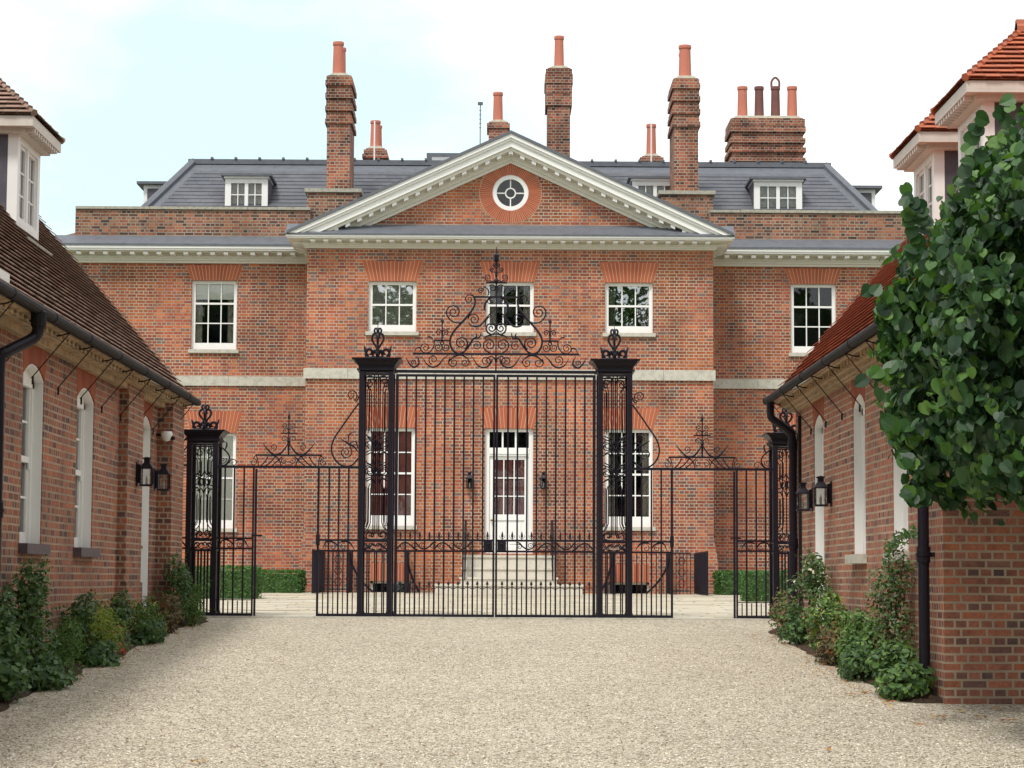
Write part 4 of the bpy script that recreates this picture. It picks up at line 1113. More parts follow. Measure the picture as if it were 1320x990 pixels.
# ---- piers: square openwork boxes of four posts with panels, cap and finial
def pier(xl, xr, ycap, ytop, sg, label, tall):
    px = (xl + xr) / 2; t = thing('gate_pier', loc(px, sg), label, 'gate pier', 'openwork iron piers of the gate screen')
    I = Iron(sg); wm = (xr - xl) / 91; pw = 6.5 / 91; D = wm
    a = I.P(xl, 797); b = I.P(xr, 797); xa, xb = sorted((a.x, b.x)); zt = I.P(xl, ycap).z; z0 = a.z - .02
    for X in (xa, xb - pw):
        for Y in (GY - pw / 2, GY + D - pw / 2):
            m = MB(); m.box(X, X + pw, Y, Y + pw, z0, zt); m.box(X - .008, X + pw + .008, Y - .008, Y + pw + .008, z0, z0 + .10)
            m.build('post', 'iron', t)
    # cap: stacked mouldings
    c = MB(); cx, cy = (xa + xb) / 2, GY + D / 2; hw = wm / 2
    def ring(zp0, zp1, e0, e1):
        za, zb = I.P(px, zp0).z, I.P(px, zp1).z
        A = hw + e0; B = hw + e1
        c.hexa([(cx - A, cy - A, za), (cx + A, cy - A, za), (cx + A, cy + A, za), (cx - A, cy + A, za), (cx - B, cy - B, zb), (cx + B, cy - B, zb), (cx + B, cy + B, zb), (cx - B, cy + B, zb)])
    k = 1 if tall else .9
    ring(ycap + 1, ycap - 2, .0, .0); ring(ycap - 2.01, ycap - 4, .035, .035); ring(ycap - 4.01, ycap - 8, .01, .01)
    ring(ycap - 8.01, ycap - 15 * k, .02, .075); ring(ycap - 15 * k - .01, ycap - 17.5 * k, .10 * k, .11 * k); ring(ycap - 17.51 * k, ycap - 20 * k, .0, -.08)
    c.build('cap', 'iron', t)
    # finial
    f = Iron(sg); y0 = ycap - 19 * k; H = y0 - ytop; xc = px; fz = f.P(xc, y0)
    def fp(dx, h): return (xc + dx, y0 - H * h)
    f.dy = D / 2
    for rot in range(2):
        for s_ in (-1, 1):
            def q(dx, h):
                p = f.P(*fp(dx, h))
                if rot: o_ = p.x - cx; p = Vector((cx, cy + o_, p.z))
                return p
            def cv(pts, w, tp=.6): f.mb.tube(smoothpts([q(*p) for p in pts], 4), lambda u: w / 2 / 91 * (1 - tp * abs(2 * u - 1) ** 3), 6)
            cv([(0, .0), (s_ * 5, .05), (s_ * 11, .02), (s_ * 15.5, .10), (s_ * 13, .24), (s_ * 8, .22), (s_ * 8.5, .12), (s_ * 11, .12)], 3.6)   # base volute
            cv([(s_ * 11, .04), (s_ * 15, .15), (s_ * 18, .36)], 3.4, .95)                       # upright acanthus tip
            cv([(0, .02), (s_ * 3.5, .22), (s_ * 5, .16), (s_ * 7, .06)], 3.5)
            cv([(0, .20), (s_ * 2.5, .32), (s_ * 7.5, .50), (s_ * 6.5, .63), (s_ * 2.5, .66), (s_ * 1.5, .57), (s_ * 4, .54)], 3.0)  # heart
            cv([(0, .60), (s_ * 4.5, .72), (s_ * 3, .80), (0, .77)], 2.6)
    f.mb.lathe([(.02, 0), (.028, H / 91 * .1), (.012, H / 91 * .3), (.018, H / 91 * .6), (.03, H / 91 * .66), (.022, H / 91 * .74), (.026, H / 91 * .79), (.006, H / 91 * .85), (.002, H / 91)], (cx, cy, fz.z - .01), 8)
    f.build('finial', t)
    # panels on the four sides
    yt, yb = ycap + 3, 686.5
    def panel(M4, dyn):
        p = MB(M4)
        return p
    zP = lambda y: I.P(px, y).z
    def mk(kind):
        p = MB(); wI = hw - pw
        def T(pts, w, k_=4, n=5): p.tube(smoothpts([Vector((x / 91, 0, zP(y))) for x, y in pts], k_), w / 2 / 91, n)
        e = wI * 91
        for y_, w in ((yt, 2), (697.5, 2.6), (711, 2.6), (793.5, 4)): p.box(-wI, wI, -w / 182, w / 182, zP(y_) - w / 182, zP(y_) + w / 182)
        H2 = yb - yt; n_l = .42
        for s_ in (-1, 1):
            T([(s_ * 2.6, yt), (s_ * 2.6, yb + 2)], 1.6, 1); 
            # upper scroll, lyre bar, mid ornament, lower flare
            a = [(s_ * 2.6, yt + 14), (s_ * 4, yt + 4), (s_ * (e - 4), yt + 3), (s_ * (e - 2), yt + 9), (s_ * (e - 5), yt + 13), (s_ * (e - 8), yt + 9), (s_ * (e - 6), yt + 6)]
            T(a, 1.5)
            T([(s_ * (e - 1), yt + 10), (s_ * (e - 3), yt + 16), (s_ * (e - 7), yt + 20), (s_ * (e - 7), yt + H2 * .36)], 1.4, 2)
            T([(s_ * (e - 4), yt + 20), (s_ * (e - 3.5), yt + H2 * .36)], 1.2, 1)
            m0 = yt + H2 * (.43 if tall else .40)
            for q_ in ((0,) if not tall else (0, H2 * .17)):
                T([(s_ * 2.6, m0 - 12 + q_), (s_ * 6, m0 - 6 + q_), (s_ * (e - 2), m0 - 9 + q_)], 1.6)
                T([(s_ * (e - 1), m0 - 1 + q_), (s_ * (e - 5), m0 - 4 + q_), (s_ * 4, m0 + 0 + q_), (s_ * 5, m0 + 6 + q_), (s_ * (e - 4), m0 + 6 + q_), (s_ * (e - 3), m0 + 1 + q_), (s_ * (e - 6), m0 + 2 + q_)], 1.5)
                T([(s_ * 2.6, m0 + 18 + q_), (s_ * 6, m0 + 11 + q_), (s_ * (e - 2), m0 + 14 + q_)], 1.6)
                T([(s_ * 1.5, m0 - 2 + q_), (s_ * 3.5, m0 + 3 + q_), (s_ * 1.5, m0 + 8 + q_)], 3.2)
            m1 = m0 + (20 + (H2 * .17 if tall else 0))
            T([(s_ * 5.5, m1), (s_ * (e - 7), m1 + 4), (s_ * (e - 7), yb - 12), (s_ * (e - 1), yb - 3)], 1.4, 2)
            T([(s_ * (e - 3.5), m1 + 3), (s_ * (e - 3.5), yb - 14), (s_ * (e), yb - 8)], 1.2, 2)
            # scroll box over the lock rails
            T([(s_ * 1, yb + 9), (s_ * 5, yb + 9.5), (s_ * (e - 3), yb + 8), (s_ * (e - 2), yb + 3), (s_ * (e - 6), yb - 1), (s_ * 4.5, yb + 2), (s_ * 5.5, yb + 5.5), (s_ * 8, yb + 4)], 1.8)
            T([(s_ * 1, 704.5), (s_ * 5, 701), (s_ * 9, 705), (s_ * e, 709)], 1.8); T([(s_ * 2, 708), (s_ * 7, 708), (s_ * (e - 1), 700)], 1.4)
        for j in range(3): T([((j - 1) * e * .62, 712), ((j - 1) * e * .62, 793)], 2.3, 1, 4)
        if not tall:
            for j in range(4): T([((j - 1.5) * e * .62, 712), ((j - 1.5) * e * .62, 793)], 1.6, 1, 4)
        return p
    base = mk(0)
    for (mat4) in (Matrix.Translation((cx, GY, 0)), Matrix.Translation((cx, GY + D, 0)), Matrix.Translation((xa + pw / 2, cy, 0)) @ Matrix.Rotation(math.pi / 2, 4, 'Z'), Matrix.Translation((xb - pw / 2, cy, 0)) @ Matrix.Rotation(math.pi / 2, 4, 'Z')):
        m = MB(mat4); m.add(base.v, base.f); m.build('scroll_panel', 'iron', t)
    return t
for sg, side in ((1, 'left'), (-1, 'right')):
    pier(462, 506.3, 480, 412, sg, 'tall openwork iron pier %s of the double gates' % ('on the left' if sg > 0 else 'on the right'), True)
    pier(240.8, 281, 572, 515, sg, 'shorter openwork iron pier against the left brick range' if sg > 0 else 'shorter openwork iron pier behind the swan neck drainpipe at the right', False)

# ---- main gate leaves
bars = [511 + 12.38 * i for i in range(11)]     # left leaf 511..635
for sg in (1, -1):
    t = thing('iron_gate', loc(575, sg), 'tall barred iron gate leaf, the %s of the closed centre pair' % ('left' if sg > 0 else 'right'), 'gate', 'double iron gates')
    f = Iron(sg); f.bar(511.2, 483, 797, 4.2); f.bar(636.7, 483, 797, 3.0); f.rail(511, 636.5, 484.5, 3.2); f.rail(511, 636.5, 696.8, 2.6); f.rail(511, 636.5, 710.8, 2.6); f.rail(509, 636.5, 794, 3.6)
    f.bar(511.2, 792, 799, 6.5); f.build('frame', t)
    b = Iron(sg)
    for x in bars[1:-1]: b.bar(x, 484, 794, 2.5)
    d = b
    for i in range(10):
        x = (bars[i] + bars[i + 1]) / 2 if i < 9 else 629
        d.bar(x, 756, 794, 1.7); d.spear(x, 748.5, 757, 1.7)
        d.spear(x, 684.5, 697, 1.5)
        for s_ in (-1, 1): d.curve([(x, 695), (x + s_ * 3, 692.5), (x + s_ * 3.2, 690)], .9, 3, 4)
    for i in range(10):
        a, c = bars[i], bars[i + 1]; d.curve([(a, 760), ((a + c) / 2, 757), (c, 760)], 1.2, 3, 4)
    b.build('bars', t)
    s = Iron(sg)
    for i, xc in enumerate((526, 550, 574, 598)):
        up = 1 if i % 2 else -1
        s.curve([(xc - 13, 704 - up * 4), (xc - 8, 704 + up * 2), (xc - 2, 704 + up * 4), (xc + 4, 704 + up * 1), (xc + 9, 704 - up * 4), (xc + 13, 704 - up * 4.5)], 1.9)
        s.vol(xc - 5, 704 - up * .5, 4.0, 200 * up, 1.4, -up, 1.1); s.vol(xc + 9, 704 + up * 1, 3.6, 20 * up, 1.4, up, 1.1)
    s.build('scrollwork', t)
    k = Iron(sg); p, q = k.P(624, 697.5), k.P(635.2, 710.2); k.mb.box(min(p.x, q.x), max(p.x, q.x), GY - .035, GY + .035, q.z, p.z)
    r_ = k.P(630, 702); k.mb.lathe([(.012, 0), (.02, .01), (0, .03)], (r_.x, GY - .06, r_.z), 8)
    k.build('lock_box', t)

# ---- overthrow above the main gates
t = thing('gate_overthrow', (loc(CX)[0], GY, G(638, 480).z), 'elaborate scrolled iron overthrow rising to a spike over the double gates', 'overthrow', 'scrolled iron overthrows')
b = Iron(1); b.rail(508, 2 * CX - 508, 479.3, 3.8); b.rail(531, 2 * CX - 531, 456.5, 2.6); b.rail(608, 2 * CX - 608, 383, 2.2); b.rail(625, 2 * CX - 625, 364.5, 2.0); b.bar(CX, 457, 480, 2.2)
b.build('beam', t)
def c5(x, y): return (510 + x / 6 * 1.0, 320 + y / 6)
for sg in (1, -1):
    s = Iron(sg); S = lambda pts: [c5(*p) for p in pts]; V = lambda x, y, r, *a, **k: s.vol(510 + x / 6, 320 + y / 6, r / 6, *a, **k)
    # row between beam and platform
    s.leafarm(S([(72, 848), (95, 890), (130, 922), (168, 905), (172, 870), (150, 835)]), 2.6); V(128, 885, 22, 330, 1.3, 1)
    s.leafarm(S([(205, 850), (235, 900), (280, 922), (325, 905), (360, 860), (400, 828)]), 2.4); V(285, 865, 38, 250, 1.6, -1)
    s.leafarm(S([(395, 895), (415, 870), (450, 838), (500, 828), (545, 850), (580, 895)]), 2.4); V(440, 885, 40, 130, 1.5, 1); V(530, 885, 36, 50, 1.5, -1)
    s.leafarm(S([(575, 828), (600, 865), (635, 910), (680, 922), (720, 905), (735, 870), (760, 850)]), 2.2); V(690, 875, 40, 300, 1.6, 1)
    V(815, 870, 40, 200, 1.5, -1)
    # shoulders on the platform
    s.leafarm(S([(135, 815), (150, 780), (175, 770), (188, 790), (172, 805)]), 1.8)
    V(222, 772, 42, 300, 1.8, -1, lead=S([(290, 716), (288, 760), (262, 800)])); s.leafarm(S([(232, 690), (262, 690), (288, 718)]), 1.8)
    s.curve(S([(290, 716), (413, 716)]), 2.2); V(322, 768, 34, 60, 1.7, -1, lead=S([(352, 716)])); V(382, 768, 34, 120, 1.7, 1, lead=S([(352, 716)]))
    s.bar(510 + 352 / 6, 320 + 560 / 6, 320 + 716 / 6, 1.9); s.spear(510 + 352 / 6, 320 + 535 / 6, 320 + 600 / 6, 2.4)
    V(325, 655, 26, 330, 1.5, 1, lead=S([(352, 700)])); V(380, 655, 26, 210, 1.5, -1, lead=S([(352, 700)]))
    s.mb.lathe([(.03, 0), (.02, .02), (.01, .035)], tuple(s.P(*c5(352, 700))), 8)
    # the great S scroll
    V(500, 735, 54, 300, 1.9, 1, w=2.0)
    s.curve(S([(545, 775), (515, 808), (480, 815), (440, 795), (415, 745), (418, 690), (450, 635), (495, 585), (535, 540), (575, 490), (602, 440), (605, 395), (585, 360)]), 2.9, 4, 6, taper=.3)
    V(560, 395, 36, 50, 1.6, 1)
    V(440, 495, 58, 210, 1.9, -1, w=2.0, lead=S([(548, 528), (520, 562), (470, 578), (420, 562)]))
    V(598, 550, 46, 175, 1.7, -1, w=1.8); s.curve(S([(555, 575), (580, 600), (625, 606), (660, 585), (700, 535), (735, 490)]), 2.4, taper=.5)
    s.leafarm(S([(688, 490), (680, 455), (695, 410), (735, 385)]), 3.0)
    # acanthus arm and the centre hearts
    s.leafarm(S([(490, 812), (535, 790), (570, 740), (595, 700), (640, 690), (655, 650)]), 3.0); s.leafarm(S([(590, 705), (620, 680), (612, 655)]), 2.0)
    V(620, 755, 38, 120, 1.6, -1); 
    V(720, 748, 52, 250, 1.8, -1, w=2.0, lead=S([(765, 815), (725, 812), (685, 785)]))
    s.leafarm(S([(680, 700), (700, 680), (740, 668), (770, 640)]), 2.2)
    V(735, 618, 44, 240, 1.8, -1, w=2.3, lead=S([(775, 660), (735, 668), (700, 648)]))
    s.leafarm(S([(690, 610), (690, 560), (730, 520)]), 2.0)
    # crest
    V(650, 330, 24, 20, 1.5, 1); s.leafarm(S([(680, 300), (706, 320), (712, 350), (700, 376)]), 2.0); V(740, 310, 30, 150, 1.5, -1)
    V(725, 410, 30, 60, 1.4, 1)
    V(706, 226, 28, 300, 1.7, -1, w=1.7, lead=S([(778, 205), (760, 245), (728, 258)]))
    V(736, 165, 18, 270, 1.5, -1, lead=S([(778, 190), (765, 185)])); V(757, 130, 15, 280, 1.4, -1, lead=S([(778, 160)]))
    s.build('scrollwork', t)
sp = Iron(1); sp.bar(CX, 330, 383, 1.9); p = sp.P(CX, 383)
zz = lambda y: sp.P(CX, y).z - p.z
sp.mb.lathe([(.03, 0), (.02, zz(378)), (.012, zz(366)), (.035, zz(362)), (.015, zz(358)), (.02, zz(352)), (.01, zz(345)), (.014, zz(339)), (.04, zz(335)), (.045, zz(329)), (.012, zz(326)), (.003, zz(318))], tuple(p), 8)
sp.bar(CX, 383, 457, 1.6)
sp.build('spike', t)

# ---- side screens, small overthrows, brackets, open wicket gates
for sg in (1, -1):
    nm = 'left' if sg > 0 else 'right'
    # panel between tall pier and wicket opening
    t = thing('iron_railing', loc(436, sg), 'narrow iron railing panel joining the %s tall pier to the %s wicket opening' % (nm, nm), 'railing', 'fixed railing panels of the gate screen')
    f = Iron(sg); f.bar(411, 604, 799, 3.2); f.rail(411, 462, 697.3, 2.4); f.rail(411, 462, 711, 2.4); f.rail(411, 462, 793.8, 3.6); f.bar(411, 690, 704, 5.5); f.build('frame', t)
    b = Iron(sg)
    for x in (424.7, 437.3, 449.8): b.bar(x, 604, 794, 2.3)
    d = b
    for x in (418, 431, 443.5, 456): d.bar(x, 712, 794, 1.5)
    b.build('bars', t)
    s = Iron(sg); s.leafarm([(417, 709), (421, 700.5), (427, 699), (434, 702), (438, 708)], 2.3); s.leafarm([(438, 701), (443, 699), (450, 699.5), (454, 703), (458, 709)], 2.3)
    s.vol(430, 706, 4, 60, 1.3, -1, 1.1); s.vol(444, 706, 4, 120, 1.3, 1, 1.1)
    # big bracket against the pier
    s.curve([(461.5, 521), (452, 534), (441, 550), (430, 567), (427, 581), (432, 594), (442, 601.5), (453, 601), (461.5, 592)], 2.2)
    s.vol(452.5, 510.5, 7.3, 300, 1.7, 1, 1.7, lead=[(461.5, 512), (459, 518)]); s.vol(445.5, 584, 8.2, 40, 1.7, -1, 1.6, lead=[(461, 578), (458, 570), (451, 573)])
    s.leafarm([(439, 567), (447, 572), (456, 577), (461.5, 584)], 2.6); s.leafarm([(449, 571), (449, 562), (455, 558)], 1.8)
    s.build('scrollwork', t)
    # panel between wicket opening and short pier
    t = thing('iron_railing', loc(305, sg), 'railing panel between the %s short pier and the %s wicket opening' % (nm, nm), 'railing', 'fixed railing panels of the gate screen')
    f = Iron(sg); f.bar(327.3, 604, 799, 2.6); f.rail(281, 328, 695.6, 2.4); f.rail(281, 328, 708.7, 2.4); f.rail(281, 328, 793.8, 3.6); f.build('frame', t)
    b = Iron(sg)
    for x in (290.5, 302.5, 315): b.bar(x, 604, 794, 2.3)
    d = b
    for x in (284.8, 296.5, 308.7, 321): d.bar(x, 776, 794, 1.5); 
    d.rail(281, 328, 775, 1.2)
    b.build('bars', t)
    s = Iron(sg); s.leafarm([(284, 706), (288, 699), (294, 697.5), (300, 701), (304, 706)], 2.3); s.leafarm([(303, 700), (309, 697.5), (316, 698), (322, 707)], 2.3)
    s.vol(297, 704, 4, 60, 1.3, -1, 1.1); s.vol(311, 704, 4, 120, 1.3, 1, 1.1)
    s.curve([(281.5, 576), (287, 580), (294, 587), (295.5, 594), (290, 601.5), (283, 601)], 2.0); s.vol(287, 595, 5, 30, 1.5, -1, 1.3); s.leafarm([(289, 583), (292, 576), (291, 571)], 2.2)
    s.vol(284.5, 570, 3.6, 240, 1.5, 1, 1.2); s.vol(301, 598.5, 5.4, 180, 1.3, -1, 1.3, lead=[(291, 602), (295, 598)])
    s.build('scrollwork', t)
    # stub of railing between short pier and the building
    t = thing('iron_railing', loc(236, sg), 'short railing stub between the %s short pier and the brick range' % nm, 'railing', 'fixed railing panels of the gate screen')
    f = Iron(sg); f.rail(234.5, 241, 602, 2.2); f.rail(234.5, 241, 695.6, 2.2); f.rail(234.5, 241, 708.7, 2.2); f.bar(234.5, 601, 797, 2); f.build('frame', t)
    s = Iron(sg); s.curve([(241, 577), (236, 583), (233.5, 579), (238, 568), (241, 566)], 1.6); s.vol(238, 593, 4, 0, 1.3, 1, 1.2); s.leafarm([(234, 698), (238, 702), (241, 707)], 2); s.build('scrollwork', t)
    # little overthrow
    t = thing('gate_overthrow', loc(371, sg)[:2] + (G(371, 603).z,), 'small scrolled overthrow with a cross shaped spike above the %s wicket opening' % nm, 'overthrow', 'scrolled iron overthrows')
    f = Iron(sg); f.rail(281, 462, 603.4, 3.2); f.rail(329, 415, 588.2, 2.2); f.build('beam', t)
    s = Iron(sg)
    for m_ in (1, -1):
        q = lambda x: 371.7 + m_ * (x - 371.7)
        Q = lambda pts: [(q(x), y) for x, y in pts]
        s.leafarm(Q([(338, 572), (344, 580), (352, 587), (361, 586), (368, 578), (371, 572)]), 2.6); s.vol(q(352), 578, 4.8, 270 if m_ > 0 else 270, 1.4, m_, 1.3)
        s.curve(Q([(371.5, 588), (371, 576), (370.5, 571)]), 1.5, 2)
        s.vol(q(326.5), 597.5, 5, 90, 1.4, -m_, 1.3, lead=Q([(333, 603), (332.5, 596), (330, 589)])); s.curve(Q([(342, 602), (348, 598), (355, 590)]), 1.8)
        s.curve(Q([(345, 590), (341, 597), (336, 602)]), 1.6); s.curve(Q([(362, 602), (361, 597), (356, 590), (350, 589)]), 1.6)
        s.vol(q(366.5), 596, 4.6, 90, 1.3, m_, 1.3); s.curve(Q([(380, 590), (387, 597), (393, 602)]), 1.6)
        s.vol(q(366), 567.5, 4.5, 0 if m_ > 0 else 180, 1.2, m_, 1.2); s.vol(q(367), 550, 4.0, 300 if m_ > 0 else 240, 1.4, -m_, 1.2, lead=Q([(371, 556)]))
        s.vol(q(367), 557, 4.2, 340 if m_ > 0 else 200, 1.0, -m_, 1.1)
    s.rail(361, 383, 560, 1.6)
    s.bar(371.7, 541, 572, 1.6); s.spear(371.7, 532.5, 546, 1.8); s.mb.lathe([(.005, 0), (.032, .03), (.02, .06), (.005, .1)], tuple(s.P(371.7, 573)), 8)
    s.build('scrollwork', t)
    # wicket gate standing open, seen edge on
    hx = 330.6; hp = Iron(sg).P(hx, 797)
    t = thing('wicket_gate', (hp.x, GY, hp.z), 'wicket gate swung fully open and seen edge on at the %s opening' % nm, 'gate', 'open wicket gates')
    Wd = .86; vx = Vector((hp.x, GY, 0)).normalized(); wm = MB()
    mt = Matrix(((vx.x, -vx.y, 0, hp.x), (vx.y, vx.x, 0, GY), (0, 0, 1, 0), (0, 0, 0, 1)))
    zt_, zm1, zm2, zb_ = G(638, 606).z, G(638, 696).z, G(638, 709).z, G(638, 793).z
    m = MB(mt); h = .016
    m.box(-h, h, -h, h, hp.z - .0, zt_); m.box(Wd - h, Wd + h, -h, h, hp.z + .03, zt_)
    for z in (zt_ - h, zm1, zm2, zb_): m.box(h, Wd - h, -.012, .012, z - h, z + h)
    m.build('frame', 'iron', t)
    m = MB(mt)
    for k in range(1, 7): m.box(Wd * k / 7 - .01, Wd * k / 7 + .01, -.01, .01, zb_, zt_ - .02)
    m.build('bars', 'iron', t)
    m = MB(mt); m.tube([(Wd - .02, -.06, zm1 + .06), (Wd - .02, .06, zm1 + .06)], .012, 6); m.lathe([(.0, 0), (.03, .01), (.03, .03), (0, .04)], (Wd - .02, -.07, zm1 + .04), 8); m.build('latch', 'iron', t)

# ---- railings round the basement areas of the house
def area(px0, yt, yb, Y): 
    x, z0 = U(px0, yb, Y); z1 = U(px0, yt, Y)[1]; return x, z0, z1
for sg in (1, -1):
    nm = 'left' if sg > 0 else 'right'
    mp_ = lambda px: px if sg > 0 else 2 * 657 - px
    def rail_run(m, x0, y0, x1, y1, z0, z1, n, w=.012, top=.02):
        for i in range(n + 1):
            t_ = i / n; X = x0 + (x1 - x0) * t_; Y = y0 + (y1 - y0) * t_; m.box(X - w, X + w, Y - w, Y + w, z0, z1)
        m.tube([(x0, y0, z1), (x1, y1, z1)], top, 6); m.tube([(x0, y0, z0 + .08), (x1, y1, z0 + .08)], .014, 5)
    z0 = 1.30; z1 = U(410, 709, 48.9)[1] - .0
    xa = U(mp_(411), 730, 50.4)[0]
    t = thing('area_railing', (xa, 50.2, z0), 'black railing around the basement area at the %s end of the house front' % nm, 'railing', 'black railings before the house')
    m = MB(); rail_run(m, xa, 48.7, xa, 51.9, z0, z1, 26, .016); m.build('side_run', 'iron', t)
    m = MB(); xb = U(mp_(424), 730, 51.0)[0]; xc = U(mp_(447), 730, 51.0)[0]
    rail_run(m, xb, 51.0, xc, 51.0, z0, z1, 5, .008, .014)
    for k in range(3):
        zz_ = z0 + .25 + k * .25; xm = (xb + xc) / 2; m.tube(smoothpts([(xm - .08, 51, zz_), (xm, 51, zz_ + .1), (xm + .08, 51, zz_), (xm, 51, zz_ - .1), (xm - .08, 51, zz_)], 4), .008, 5)
    m.build('scroll_panel', 'iron', t)
    for pa, pb, lab in ((450, 481, 'black stair rail sweeping down beside the %s basement window, the outer one' % nm), (524.5, 541, 'black stair rail sweeping down beside the %s basement window, the inner one' % nm)):
        X = U(mp_(pa), 730, 50.8)[0]; X2 = U(mp_(pb), 760, 50.8)[0]
        t = thing('stair_railing', (X, 50.8, z0), lab, 'railing', 'black railings before the house')
        m = MB(); rail_run(m, X, 50.2, X + .0, 51.9, z0, z1, 14, .015); m.build('upper_run', 'iron', t)
        m = MB(); pts = [(X, 50.8, z1)]
        for u, v in ((.12, .30), (.3, .52), (.6, .76), (1.0, .98)): pts.append((X + (X2 - X) * u, 50.8, z1 - (z1 - z0) * v))
        m.tube(smoothpts(pts, 5), .024, 6)
        for u, v in ((.15, .34), (.3, .52), (.45, .66), (.6, .76), (.8, .88)):
            xx = X + (X2 - X) * u; m.box(xx - .007, xx + .007, 50.79, 50.81, z0, z1 - (z1 - z0) * v)
        m.build('sweep', 'iron', t)
    # handrails of the front steps
    X = HX - sg * (HX - pxx(600, 700, 50.9))
    t = thing('stair_railing', (X, 51, z0), 'black barred handrail up the %s side of the front steps' % nm, 'railing', 'black railings before the house')
    m = MB(); zt1_ = U(600, 671, 51)[1]; zt2_ = U(600, 692, 50.3)[1]; zl = U(600, 722, 51)[1]
    for k in range(11):
        Y = 50.95 + .09 * k; m.box(X - .014, X + .014, Y - .014, Y + .014, zl, zt1_)
    m.tube([(X, 50.95, zt1_), (X, 51.9, zt1_)], .022, 6); m.build('upper_run', 'iron', t)
    m = MB()
    for k in range(7):
        Y = 50.25 + .1 * k; m.box(X - .014 - 0, X + .014, Y - .014, Y + .014, zl - .45 + .05 * k, zt1_ - .38 + .055 * k)
    m.tube([(X, 50.22, zt1_ - .40), (X, 50.9, zt1_ - .02)], .022, 6)
    m.build('lower_run', 'iron', t)
# ================================================================== PLANTS
rnd = random.Random(11)
def leaf(vs, fs, c, n, size, kind, rn, droop=False):
    """one leaf at c with normal n"""
    n = n.normalized(); a = n.cross(Vector((rn.uniform(-1, 1), rn.uniform(-1, 1), rn.uniform(-1, 1))))
    if a.length < 1e-3: a = Vector((1, 0, 0))
    a.normalize(); b = n.cross(a); i = len(vs)
    if droop:
        dn = Vector((rn.gauss(0, .35), rn.gauss(0, .35), -1)); b2 = dn - n * dn.dot(n)
        if b2.length > .15: b = b2.normalized(); a = b.cross(n)
    if kind == 'round':       # heart shaped lime leaf, folded on its midrib
        sh = ((0, .0, .0), (.22, -.09, .02), (.44, .05, .05), (.53, .32, .07), (.48, .60, .06), (.30, .85, .03), (0, 1.10, -.07), (-.30, .85, .03), (-.48, .60, .06), (-.53, .32, .07), (-.44, .05, .05), (-.22, -.09, .02), (0, .45, -.02))
        for x, y, z in sh: vs.append(c + (a * x + b * (y - .5) + n * z) * size)
        fs.extend([(i + k, i + k + 1, i + 12) for k in range(11)] + [(i + 11, i, i + 12)])
    elif kind == 'strap':
        for x, y, z in ((-.07, 0, 0), (.07, 0, 0), (.09, .5, .10), (0, 1.0, -.02), (-.09, .5, .10)): vs.append(c + (a * x + b * y + n * z) * size)
        fs.append((i, i + 1, i + 2, i + 3, i + 4))
    else:
        for x, y, z in ((0, 0, 0), (.28, .3, .06), (.22, .75, .03), (0, 1, -.05), (-.22, .75, .03), (-.28, .3, .06)): vs.append(c + (a * x + b * (y - .5) + n * z) * size)
        fs.extend([(i, i + 1, i + 2, i + 3), (i, i + 3, i + 4, i + 5)])
def blob_pts(rn, c, r, n, shell=.55):
    out = []
    while len(out) < n:
        v = Vector((rn.uniform(-1, 1), rn.uniform(-1, 1), rn.uniform(-1, 1))); l = v.length
        if l > 1 or l < 1e-3: continue
        if l < shell and rn.random() < .8: continue
        out.append((Vector((c[0] + v.x * r[0], c[1] + v.y * r[1], c[2] + v.z * r[2])), v))
    return out
